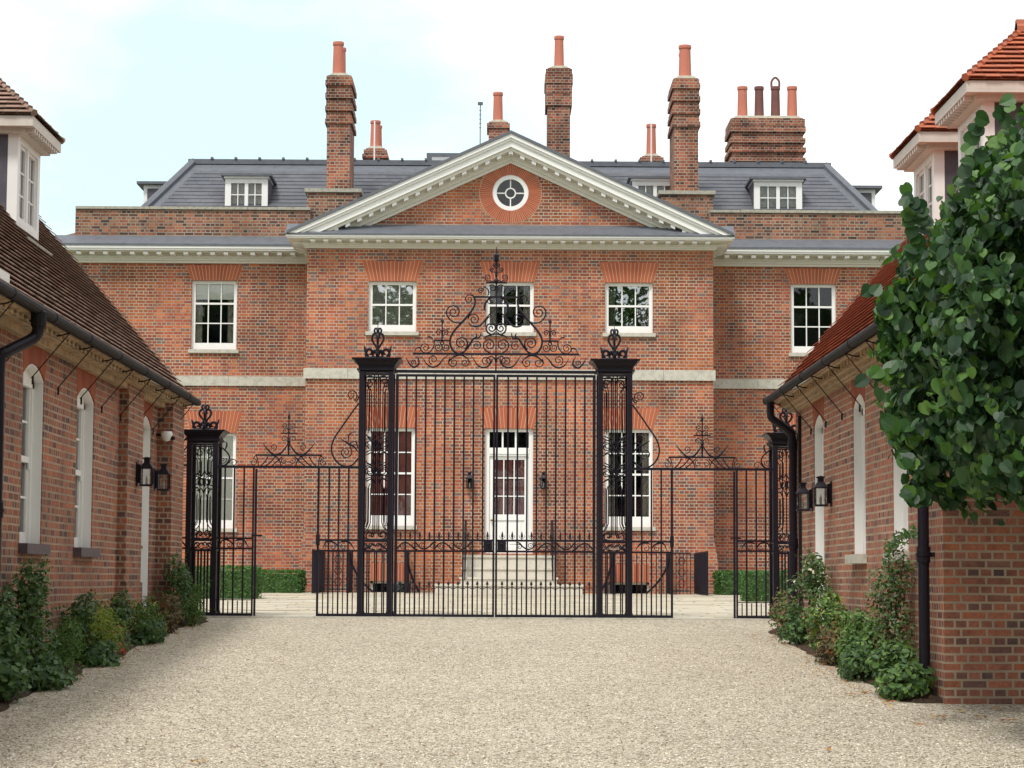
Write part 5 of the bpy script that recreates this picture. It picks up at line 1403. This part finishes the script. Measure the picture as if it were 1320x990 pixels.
def bush(px, ytop, ybot, hwpx, side, mat, label, size=.055, dens=1.0, kind='oval', lob=7, name='shrub', cat='shrub', xoff=0.0, shell=.5, mix=None, thin=False, stems=True, mixn=.25, group='plants in the border beds'):
    rn = random.Random(int(px * 31 + ytop))
    Xp = (-4.33 if side == 'L' else 3.62) + xoff
    Yp = UX(px, ybot, Xp)[0] if False else None
    # depth from the column on the plane x = Xp
    d = ray(px, (ytop + ybot) / 2); Yp = d.y * (Xp / d.x); s_ = F / Yp
    zt = U(px, ytop, Yp)[1]; zb = gz(Yp) ; zb = max(zb, U(px, ybot, Yp)[1] - .05)
    h = zt - zb; rx = hwpx * 1.15 / s_
    # a blob in perspective along the wall: depth radius a bit larger
    ry = max(rx * 1.9, .34); rxx = min(rx, .27)
    t = thing(name, (Xp, Yp, gz(Yp)), label, cat, group)
    vs = []; fs = []; cl = []
    for k in range(lob):
        f = k / max(lob - 1, 1)
        taper = (1 - .55 * f) if thin else (1 - .35 * f)
        cc = (Xp + rn.uniform(-.55, .55) * rxx * taper, Yp + rn.uniform(-.6, .6) * ry * taper, zb + h * (.16 + .68 * f))
        rr = rn.uniform(.42, .62)
        cl.append((cc, (rxx * rr * 1.25 * taper + .05, ry * rr * 1.2 * taper + .05, h * rn.uniform(.16, .24) + .05)))
    n = int(dens * 950)
    vs2 = []; fs2 = []
    for cc, r in cl:
        for p, v in blob_pts(rn, cc, r, n // lob, shell):
            nn = v + Vector((rn.uniform(-.7, .7), rn.uniform(-.9, .3), rn.uniform(-.1, 1.2)))
            tgt = (vs2, fs2) if (mix and rn.random() < mixn) else (vs, fs)
            leaf(tgt[0], tgt[1], p, nn, size * rn.uniform(.6, 1.3), kind, rn)
    # loose sprigs that break the outline
    for k in range(int(7 + dens * 7)):
        cc, r = rn.choice(cl); dr = Vector((rn.uniform(-.2, 1.0) * (1 if side == 'L' else -1), rn.uniform(-1, .6), rn.uniform(.2, 1.3))).normalized()
        b0 = Vector(cc) + Vector((dr.x * r[0] * .7, dr.y * r[1] * .7, dr.z * r[2] * .7)); ln = rn.uniform(.10, .26)
        for q in range(7):
            p = b0 + dr * ln * q / 6 + Vector((rn.uniform(-.02, .02), rn.uniform(-.02, .02), rn.uniform(-.015, .015) - .02 * (q / 6) ** 2))
            leaf(vs, fs, p, Vector((rn.uniform(-1, 1), rn.uniform(-1, .4), rn.uniform(-.2, 1))), size * rn.uniform(.5, .95), kind, rn)
    if vs2:
        m = MB(); m.v = [tuple(p) for p in vs2]; m.f = fs2; m.build('blossoms' if mix in ('petal', 'leaf_red') else 'sprays', mix, t)
    m = MB(); m.v = [tuple(p) for p in vs]; m.f = fs; m.build('foliage', mat, t)
    if stems:
        s = MB()
        for cc, r in cl:
            b0 = Vector((Xp + rn.uniform(-.06, .06), Yp + rn.uniform(-.1, .1), gz(Yp) - .02)); e0 = Vector(cc)
            mid = b0.lerp(e0, .5) + Vector((rn.uniform(-.05, .05), rn.uniform(-.05, .05), .03))
            s.tube(smoothpts([b0, mid, e0, e0 + (e0 - mid) * .3], 3), lambda q: .010 * (1.15 - q * .8), 5)
        s.build('stems', 'stem', t)
    return t
B = bush
# left bed, near to far
B(10, 828, 892, 30, 'L', 'leaf_blue', 'low blue green leafy plant at the near end of the left bed', .075, .7, lob=5, xoff=.1)
B(2, 765, 850, 14, 'L', 'leaf_dark', 'dark rose bush cut by the left edge of the photo', .055, .8, mix='petal', mixn=.008, xoff=-.1)
B(40, 728, 862, 26, 'L', 'leaf_dark', 'tall dark rose bush below the first sash window', .055, 2.4, lob=11, mix='petal', mixn=.008, xoff=-.05, shell=.3)
B(52, 850, 892, 30, 'L', 'leaf_blue', 'spreading geranium clump in front of the tall left rose', .07, .8, lob=5, xoff=.12)
B(80, 803, 868, 26, 'L', 'leaf_mid', 'feathery mid green clump at the front of the left bed', .06, 1.1, kind='strap', xoff=.12)
B(100, 770, 848, 22, 'L', 'leaf_dark', 'dark rose bush between the two left sash windows', .055, 1.3, mix='petal', mixn=.008, xoff=-.08)
B(124, 784, 854, 34, 'L', 'leaf_yellow', 'bright yellow green feathery bush in the left bed', .06, 1.9, kind='strap', xoff=.08)
B(128, 832, 862, 30, 'L', 'leaf_blue', 'low geranium clump under the yellow green bush', .065, .7, lob=4, xoff=.15)
B(152, 812, 846, 13, 'L', 'leaf_mid', 'small red flowering plant beside the yellow green bush', .045, .6, mix='leaf_red', mixn=.55, lob=4, xoff=.12)
B(148, 768, 838, 17, 'L', 'leaf_dark', 'dark green bush at the foot of the brick pier', .05, 1.1, xoff=-.02)
B(184, 776, 826, 20, 'L', 'leaf_mid', 'grassy green clump under the left range door lantern', .09, .8, kind='strap', xoff=.06, mix='leaf_yellow', mixn=.3)
B(192, 803, 836, 28, 'L', 'leaf_blue', 'low blue green ground plant before the left range door', .055, .9, lob=4, xoff=.2)
B(228, 722, 800, 18, 'L', 'leaf_dark', 'dark rose bush against the end of the left range', .05, 1.5, lob=8, xoff=.05)
B(247, 758, 806, 15, 'L', 'leaf_mid', 'feathery green bush touching the left short iron pier', .055, 1.0, kind='strap', xoff=.25)
B(222, 770, 806, 17, 'L', 'leaf_brown', 'bronze leaved low bush at the far end of the left bed', .045, .9, xoff=.2)
# right bed, far to near
B(1012, 768, 818, 17, 'R', 'leaf_brown', 'bronze and green bush at the far end of the right bed', .045, 1.1, xoff=-.05, mix='leaf_mid', mixn=.4)
B(1048, 716, 775, 22, 'R', 'leaf_dark', 'rose bush with tall stems in front of the right range door', .05, 1.1, lob=7, xoff=.05, mix='petal', mixn=.05, shell=.2)
B(1034, 788, 840, 21, 'R', 'leaf_blue', 'blue green leafy clump near the far end of the right bed', .055, .9, xoff=-.02)
B(1068, 770, 830, 24, 'R', 'leaf_mid', 'fresh green bush under the pale silled window', .055, 1.3, mix='leaf_yellow', mixn=.2, xoff=0)
B(1078, 812, 862, 22, 'R', 'leaf_brown', 'bronze leaved bush spilling towards the gravel', .045, 1.3, xoff=-.06)
B(1112, 792, 846, 26, 'R', 'leaf_mid', 'mid green bush left of the tallest rose', .055, 1.2, xoff=.02)
B(1108, 828, 866, 28, 'R', 'leaf_blue', 'low blue green clump in the middle of the right bed', .06, .9, lob=5, xoff=-.08)
B(1148, 712, 838, 28, 'R', 'leaf_dark', 'tallest sparse rose bush with an arching stem by the drainpipe', .042, 1.6, lob=13, xoff=.08, mix='leaf_brown', mixn=.3, shell=.1)
B(1160, 832, 896, 38, 'R', 'leaf_mid', 'broad bright green leafy plant at the foot of the near drainpipe', .075, 1.3, lob=6, xoff=-.02, mix='leaf_blue', mixn=.4)
# arching rose cane
an = thing('climbing_rose', (3.75, 21.6, gz(21.6)), 'single arching rose cane reaching up across the window nearest the drainpipe', 'rose')
P0 = [UX(a, b, 3.72) for a, b in ((1152, 830), (1148, 770), (1146, 715), (1158, 697), (1178, 686))]
pts = smoothpts([Vector((3.72, y, z)) for y, z in P0], 8)
m = MB(); m.tube(pts, lambda q: .011 * (1.1 - .7 * q), 5); m.build('cane', 'stem', an)
vs = []; fs = []
for p in pts[8:]:
    for _ in range(9): leaf(vs, fs, p + Vector((rnd.uniform(-.05, .03), rnd.uniform(-.12, .12), rnd.uniform(-.05, .06))), Vector((rnd.uniform(-1, 1), -1, rnd.uniform(0, 1))), rnd.uniform(.03, .055), 'oval', rnd)
m = MB(); m.v = [tuple(p) for p in vs]; m.f = fs; m.build('foliage', 'leaf_dark', an)

# soil beds with a ragged edge
def bed(side):
    m = MB(); vs = []; ys = [13 + .25 * i for i in range(76 if side == 'L' else 0)] or [20.0 + .25 * i for i in range(40)]
    for y in ys:
        wob = .05 * math.sin(y * 2.1) + .03 * math.sin(y * 5.3 + 1) + rnd.uniform(-.015, .015)
        if side == 'L': e = -4.16 + wob + (.12 if y > 30.3 else 0); xi = -4.62
        else: e = 3.52 + wob; xi = 3.92
        z = gz(y) - (.055 if y == ys[0] else 0)
        vs += [(xi, y, z + .05), ((e + xi) / 2, y, z + .06 + rnd.uniform(0, .015)), (e, y, z + .003)]
    fs = []
    for i in range(len(ys) - 1):
        for k in (0, 1): fs.append((3 * i + k, 3 * i + k + 1, 3 * i + k + 4, 3 * i + k + 3))
    m.add(vs, fs); o = m.build('soil_bed', 'soil'); o['kind'] = 'structure'
bed('L'); bed('R')

# clipped hedges in the courtyard
def hedge(pa, pb, yt, yb, Y, depth, label):
    xa, xb = U(pa, yb, Y)[0], U(pb, yb, Y)[0]; z1 = U((pa + pb) / 2, yt, Y)[1]; z0 = 1.25 if Y > 45 else gz(Y)
    rn = random.Random(int(pa)); t = thing('hedge', ((xa + xb) / 2, Y + depth / 2, z0), label, 'hedge', 'clipped box hedges in the courtyard')
    vs = []; fs = []; W = xb - xa; A = W * (z1 - z0) + W * depth + 2 * depth * (z1 - z0); n = int(A * 900)
    for _ in range(n):
        q = rn.random() * A
        if q < W * (z1 - z0): p = (rn.uniform(xa, xb), Y, rn.uniform(z0, z1)); nn = Vector((0, -1, .3))
        elif q < W * (z1 - z0) + W * depth: p = (rn.uniform(xa, xb), rn.uniform(Y, Y + depth), z1); nn = Vector((0, 0, 1))
        else: p = (rn.choice((xa, xb)), rn.uniform(Y, Y + depth), rn.uniform(z0, z1)); nn = Vector((1 if p[0] == xb else -1, 0, .3))
        w_ = .035 * mnoise.noise(Vector(p) * 3)
        leaf(vs, fs, Vector(p) + nn.normalized() * (w_ + rn.uniform(-.04, .02)), nn + Vector((rn.uniform(-.9, .9), rn.uniform(-.9, .9), rn.uniform(-.5, .9))), rn.uniform(.035, .06), 'oval', rn)
    m = MB(); m.v = [tuple(p) for p in vs]; m.f = fs; m.build('foliage', 'hedge_leaf', t)
    MB().box(xa + .05, xb - .05, Y + .05, Y + depth - .05, z0 - .05, z1 - .06).build('twigs', 'leaf_dark', t)
hedge(215, 328, 731, 774, 43.5, 1.1, 'nearer clipped hedge seen through the left railing panel')
hedge(318, 387, 736, 762, 50.0, 1.4, 'farther clipped hedge against the left wing of the house')
hedge(962, 1075, 737, 775, 43.5, 1.1, 'nearer clipped hedge seen through the right railing panel')
hedge(927, 990, 737, 764, 50.0, 1.4, 'farther clipped hedge at the corner of the right wing')

# ---------------------------------------------------------------- the big leafy tree at the right
tr = thing('lime_tree', (5.25, 18.1, gz(18.1)), 'large leaved green tree hanging over the right brick corner', 'tree')
rn = random.Random(5)
m = MB(); tp = [Vector((5.25, 18.1, gz(18) - .05)), Vector((5.2, 18.12, 1.5)), Vector((5.12, 18.05, 2.6)), Vector((5.05, 18.0, 4.2)), Vector((5.0, 18.0, 5.2))]
m.tube(smoothpts(tp, 5), lambda q: .14 * (1.1 - .8 * q), 10); m.build('trunk', 'bark', tr)
m = MB(); ends = []
for i in range(26):
    z = rn.uniform(2.3, 5.0); a = rn.uniform(0, 2 * math.pi); b0 = Vector((5.1, 18.03, z)); L_ = rn.uniform(1.1, 1.7)
    e = b0 + Vector((math.cos(a) * L_ * 1.3, math.sin(a) * L_ * .85, rn.uniform(.1, .5)))
    if e.x < 4.2: e.x = rn.uniform(3.75, 4.3); e.z = min(e.z, 4.2)
    if e.y > 19.3: e.y = 19.2
    m.tube(smoothpts([b0, b0.lerp(e, .5) + Vector((0, 0, .12)), e], 4), lambda q: .035 * (1.1 - .9 * q), 5); ends.append(e)
m.build('branches', 'bark', tr)
OUT = [(1168, 305), (1200, 296), (1224, 262), (1250, 222), (1268, 178), (1290, 182), (1320, 140), (1400, 60), (1550, 20), (1720, 60), (1880, 230), (1930, 450), (1860, 640), (1700, 668),
       (1320, 664), (1245, 668), (1222, 655), (1195, 658), (1168, 645), (1180, 615), (1158, 590), (1150, 560), (1150, 530), (1125, 492), (1148, 468), (1130, 440), (1150, 420), (1132, 378), (1152, 350), (1148, 312), (1158, 285)]
OUT = [(a + (12 if a < 1210 and b > 300 else 0), b - (6 if b > 600 else 0)) for a, b in OUT]
OW = [U(a, b, 17.8) for a, b in OUT]
def inside(x, z):
    c = False; n = len(OW)
    for i in range(n):
        (x1, z1), (x2, z2) = OW[i], OW[(i + 1) % n]
        if (z1 > z) != (z2 > z) and x < (x2 - x1) * (z - z1) / (z2 - z1) + x1: c = not c
    return c
cen = Vector((5.9, 17.3, 3.9)); rad = Vector((3.3, 2.35, 2.3))
vs = []; fs = []; clumps = []
while len(clumps) < 800:
    x, z = rn.uniform(2.6, 10.0), rn.uniform(1.9, 6.6)
    if not inside(x, z) or (x > 6.2 and rn.random() < .45): continue
    ux, uz = (x - cen.x) / rad.x, (z - cen.z) / rad.z
    near = min(max((x - 4.0) * 2.2, 0), 5.0) * (1 if z < 5.2 else .4)  # unseen front of the crown, stretched towards the viewer to shade the end wall
    ty = rad.y * math.sqrt(max(.10, 1 - .8 * (ux * ux + .6 * uz * uz)))
    s_ = rn.uniform(-1, 1); s_ = math.copysign(abs(s_) ** .5, s_)
    p = Vector((x, cen.y + s_ * (ty + (near if s_ < 0 else 0)), z))
    if near and rn.random() < .5: p.y = cen.y - rn.uniform(0, ty + near)
    if p.y > 19.3 and x > 3.5 and z < 4.8: p.y = 19.2
    clumps.append((p, Vector((ux, s_, uz))))
for p, v in clumps:
    r_ = rn.uniform(.15, .34)
    for _ in range(92 if p.x < 5.4 else 30):
        q = Vector((rn.gauss(0, .5), rn.gauss(0, .5), rn.gauss(0, .5))) * r_
        c_ = p + q
        e1 = mnoise.noise(c_ * 1.9) * .26 + mnoise.noise(c_ * 5) * .12
        if not inside(c_.x - .02 - abs(e1) * .6, c_.z + (e1 - .06 if c_.z < 3 else -e1 * .5)): continue
        if c_.y > 19.75 and c_.z < 4.2: continue
        nn = v * .45 + q * 1.8 + Vector((rn.gauss(0, .7), rn.gauss(-.1, .7), rn.gauss(.35, .5)))
        leaf(vs, fs, c_, nn, rn.choice((.04, .05, .06, .07, .075, .085, .09, .10, .115)) * (1 if p.x < 5.4 else 1.7), 'round', rn, True)
for (pa, pb) in (((1176, 330), (1166, 247)), ((1195, 300), (1172, 262)), ((1245, 250), (1262, 152)), ((1290, 200), (1300, 135)), ((1160, 420), (1127, 372)), ((1165, 470), (1120, 487)), ((1180, 560), (1142, 540)), ((1195, 640), (1168, 640)), ((1180, 600), (1160, 590))):
    A = Vector((U(*pa, 17.6)[0], 17.6, U(*pa, 17.6)[1])); B_ = Vector((U(*pb, 17.3)[0], 17.3, U(*pb, 17.3)[1]))
    for k in range(11):
        t_ = k / 10; c_ = A.lerp(B_, t_) + Vector((rn.uniform(-.06, .06), rn.uniform(-.05, .05), rn.uniform(-.04, .04)))
        leaf(vs, fs, c_, Vector((rn.uniform(-.6, .6), -1, rn.uniform(-.2, .8))), rn.uniform(.09, .13), 'round', rn)
m = MB(); m.v = [tuple(p) for p in vs]; m.f = fs; m.build('crown', 'leaf_tree', tr)

# trees out of view: one set mirrored in the upper panes, one added for shade
def back_tree(x, y, h, r, seed, label):
    near = label == 'x'
    rn = random.Random(seed); t = thing('offscreen_tree', (x, y, 0), 'unseen broad tree added beside the drive to shade the yard' if near else label, 'tree', 'unseen trees added for shade' if near else 'trees mirrored in the upper windows')
    m = MB(); m.tube([(x, y, -.1), (x + .2, y, h * .4), (x, y, h * .8)], lambda q: .35 * (1.1 - q), 8); m.build('trunk', 'bark', t)
    vs = []; fs = []
    for _ in range(46):
        v = Vector((rn.gauss(0, .5), rn.gauss(0, .5), rn.gauss(0, .5)))
        if v.length > 1: v.normalize()
        c_ = Vector((x + v.x * r, y + v.y * r, h * .6 + v.z * h * .38))
        for _ in range(17):
            q = Vector((rn.gauss(0, .5), rn.gauss(0, .5), rn.gauss(0, .5))) * r * .3
            leaf(vs, fs, c_ + q, Vector((rn.uniform(-1, 1), rn.uniform(-1, 1), rn.uniform(-.2, 1))), rn.uniform(.9, 1.7), 'round', rn)
    m = MB(); m.v = [tuple(p) for p in vs]; m.f = fs; m.build('crown', 'leaf_dark', t)
for i, (x, y, h, r) in enumerate(((-17, -16, 17, 4.5), (-9, -24, 22, 4.5), (-1.5, -20, 18.5, 3.8), (6, -25, 23, 4.5), (14, -18, 18, 4.5))):
    back_tree(x, y, h, r, 40 + i, 'tall tree seen only as a dark reflection in the upper windows')

for i, (x, y, h, r) in enumerate(((9.5, 7, 11, 3.6), (10.5, -1, 12, 4), (16, -9, 15, 5))):  # extra trees out of view, put in to shade the yard and end wall
    t_ = back_tree(x, y, h, r, 60 + i, 'x')
# fallen leaves and bits on the gravel
fl_ = [(252, 983, 'dead'), (1090, 861, 'dead'), (1112, 893, 'dead'), (1128, 889, 'leaf_yellow'), (1190, 935, 'leaf_yellow'), (1240, 918, 'dead'), (1283, 915, 'dead'), (1150, 905, 'dead'), (1075, 872, 'dead'), (1210, 925, 'dead'), (1300, 930, 'dead'), (1262, 925, 'dead'), (1100, 880, 'dead')]
for i, (px, py, mt_) in enumerate(fl_):
    d = ray(px, py); y = 20.0
    for _ in range(20): 
        t_ = (gz(y) + .01 - CAMZ) / d.z; y = d.y * t_
    x = d.x * t_; vs = []; fs = []; rn = random.Random(i)
    for k in range(3): leaf(vs, fs, Vector((x + rn.uniform(-.06, .06), y + rn.uniform(-.1, .1), gz(y) + .022)), Vector((rn.uniform(-.3, .3), rn.uniform(-.3, .3), 1)), .07, 'oval', rn)
    m = MB(); m.v = [tuple(p) for p in vs]; m.f = fs
    if i == 0: FALL = m
    else:
        n0 = len(FALL.v); FALL.v += m.v; FALL.f += [tuple(a + n0 for a in f) for f in m.f]
o = FALL.build('leaf_litter', 'dead'); o['kind'] = 'stuff'; o['label'] = 'scattered brown and yellow fallen leaves on the gravel'; o['category'] = 'fallen leaves'

# loose stones lying on the drive
M['pebble'] = island_mat('loose_pebble', [(0, (.13, .09, .065)), (.2, (.32, .24, .17)), (.5, (.58, .50, .38)), (.8, (.75, .68, .56)), (1, (.85, .82, .74))], .85, .25, bumpd=0)
rn = random.Random(77); vs = []; fs = []
for _ in range(34000):
    y = 14.6 + (27 - 14.6) * rn.random() ** 1.35; x = rn.uniform(-.2285 * y - .1, .2285 * y + .1)
    if x < -4.1 or (x > 3.45 and y > 19.9): continue
    s_ = rn.uniform(.0045, .0105) * (1 + .4 * (rn.random() < .08)); z = gz(y) + s_ * .25; i = len(vs); a = rn.uniform(0, 6.28); c_, sn = math.cos(a), math.sin(a)
    el = rn.uniform(.6, 1.0)
    for u, v_, w_ in ((1, 0, 0), (0, el, 0), (-1, 0, 0), (0, -el, 0), (.1, .1, .75)):
        vs.append((x + (u * c_ - v_ * sn) * s_, y + (u * sn + v_ * c_) * s_, z + w_ * s_))
    fs += [(i, i + 1, i + 4), (i + 1, i + 2, i + 4), (i + 2, i + 3, i + 4), (i + 3, i, i + 4)]
m = MB(); m.v = vs; m.f = fs; o = m.build('loose_gravel', 'pebble'); o['kind'] = 'stuff'; o['label'] = 'loose pale and brown stones strewn over the drive'
# litter caught along the bed edges
vs = []; fs = []
for _ in range(420):
    y = rn.uniform(19.5, 30.5); L_ = rn.random() < .45
    x = (-4.12 if L_ else 3.46) + (1 if L_ else -1) * abs(rn.gauss(0, .16)); 
    if not L_ and y > 29.3: continue
    leaf(vs, fs, Vector((x, y, gz(y) + .02)), Vector((rn.uniform(-.4, .4), rn.uniform(-.4, .4), 1)), rn.uniform(.015, .05), 'oval', rn)
m = MB(); m.v = [tuple(p) for p in vs]; m.f = fs; o = m.build('bed_litter', 'dead'); o['kind'] = 'stuff'; o['label'] = 'brown leaf litter along the edges of both planting beds'
# ================================================================== GROUND
def sheet(x0, x1, ys, off, name, mat, kind='structure', z=None):
    m = MB()
    vs = []; 
    for y in ys: vs += [(x0(y) if callable(x0) else x0, y, gz(y) + off), (x1(y) if callable(x1) else x1, y, gz(y) + off)]
    m.add(vs, [(2 * i, 2 * i + 1, 2 * i + 3, 2 * i + 2) for i in range(len(ys) - 1)])
    o = m.build(name, mat); o['kind'] = kind; return o
YS = [-400, -60, 0, 7.45, 12, 16, 20, 24, 28, 32, 36, 41, 46, 51.2, 60, 90, 800]
sheet(-500, 500, YS, -.008, 'ground', 'ground')
sheet(-14, 14, [-30, 0, 7.45, 12, 16, 20, 24, 28, 31.9], 0, 'gravel_drive', 'gravel')
sheet(-9.5, 9.5, [31.9, 36, 41, 46, 51.2, 54.5], -.004, 'courtyard', 'gravel')
# flagstones laid as real slabs with joints
fs = MB(); y = 32.25; r = 0
while y < 51.9:
    d = random.choice((.45, .6, .6, .75)); x = -6.6 - random.random()
    while x < 6.8:
        w_ = random.choice((.5, .7, .9, 1.1)); y2 = min(y + d, 51.95)
        dz = random.uniform(-.003, .003)
        a, b = x + .006, x + w_ - .006
        fs.add([(a, y + .006, gz(y) + .012 + dz), (b, y + .006, gz(y) + .012 + dz), (b, y2 - .006, gz(y2) + .012 + dz), (a, y2 - .006, gz(y2) + .012 + dz)], [(0, 1, 2, 3)])
        x += w_
    y += d
o = fs.build('flagstone_paving', 'flag'); o['kind'] = 'structure'
k = MB(); x = -4.4
while x < 4.4:
    k.box(x + .004, x + .9 - .004, 31.86, 32.24, gz(32) - .15, gz(32) + .02 + random.uniform(-.002, .002)); x += .9
o = k.build('threshold_kerb', 'stone'); o['kind'] = 'structure'

# ================================================================== SKY AND SUN
w = bpy.data.worlds.new('World'); sc.world = w; w.use_nodes = True
nt = w.node_tree; bg = nt.nodes['Background']
SUN_EL, SUN_AZ = R(58), R(206)           # azimuth clockwise from +Y
sky = nd(nt, 'ShaderNodeTexSky', sky_type='NISHITA'); sky.sun_disc = False
sky.sun_elevation = SUN_EL; sky.sun_rotation = SUN_AZ; sky.air_density = 1.0; sky.dust_density = 1.5
tc = nd(nt, 'ShaderNodeTexCoord')
mp = nd(nt, 'ShaderNodeMapping'); mp.inputs['Scale'].default_value = (1, 1, 2.2); mp.inputs['Location'].default_value = (.3, .1, .2)
lk(nt, tc.outputs['Generated'], mp.inputs[0])
n1 = noisef(nt, mp.outputs[0], 2.2, 8, .58)
dvec = ray(240, -40).normalized()
dp = nd(nt, 'ShaderNodeVectorMath', operation='DISTANCE'); lk(nt, tc.outputs['Generated'], dp.inputs[0]); dp.inputs[1].default_value = tuple(dvec)
hole = ramp(nt, dp.outputs['Value'], [(0, (.32,) * 3), (.09, (.22,) * 3), (.20, (0, 0, 0))])
cl = mth(nt, 'SUBTRACT', mth(nt, 'ADD', n1, .10), hole)
mask = ramp(nt, cl, [(.40, (0, 0, 0)), (.56, (1, 1, 1))])
STR = .062
n2 = noisef(nt, mp.outputs[0], 5, 6, .6)
ccol = ramp(nt, n2, [(.36, (10.6, 11.9, 12.3)), (.52, (13.4, 13.4, 13.4))])
blue = mixc(nt, .82, sky.outputs[0], (9.9, 12.8, 13.4))
lk(nt, mixc(nt, mask, blue, ccol), bg.inputs[0]); bg.inputs[1].default_value = STR
sl = bpy.data.lights.new('sun', 'SUN'); sl.energy = 2.0; sl.angle = R(12); sl.color = (1, .96, .9)
so = bpy.data.objects.new('sun', sl); COL.objects.link(so)
d = Vector((math.sin(SUN_AZ) * math.cos(SUN_EL), math.cos(SUN_AZ) * math.cos(SUN_EL), math.sin(SUN_EL)))
so.rotation_euler = d.to_track_quat('Z', 'Y').to_euler(); so.location = (0, -20, 40)
sc.view_settings.view_transform = 'Standard'; sc.view_settings.look = 'None'; sc.view_settings.gamma = 1
sc.view_settings.use_curve_mapping = False; sc.view_settings.exposure = 0.62
sc.render.engine = 'CYCLES'
sc.cycles.max_bounces = 8; sc.cycles.transparent_max_bounces = 16; sc.cycles.diffuse_bounces = 3
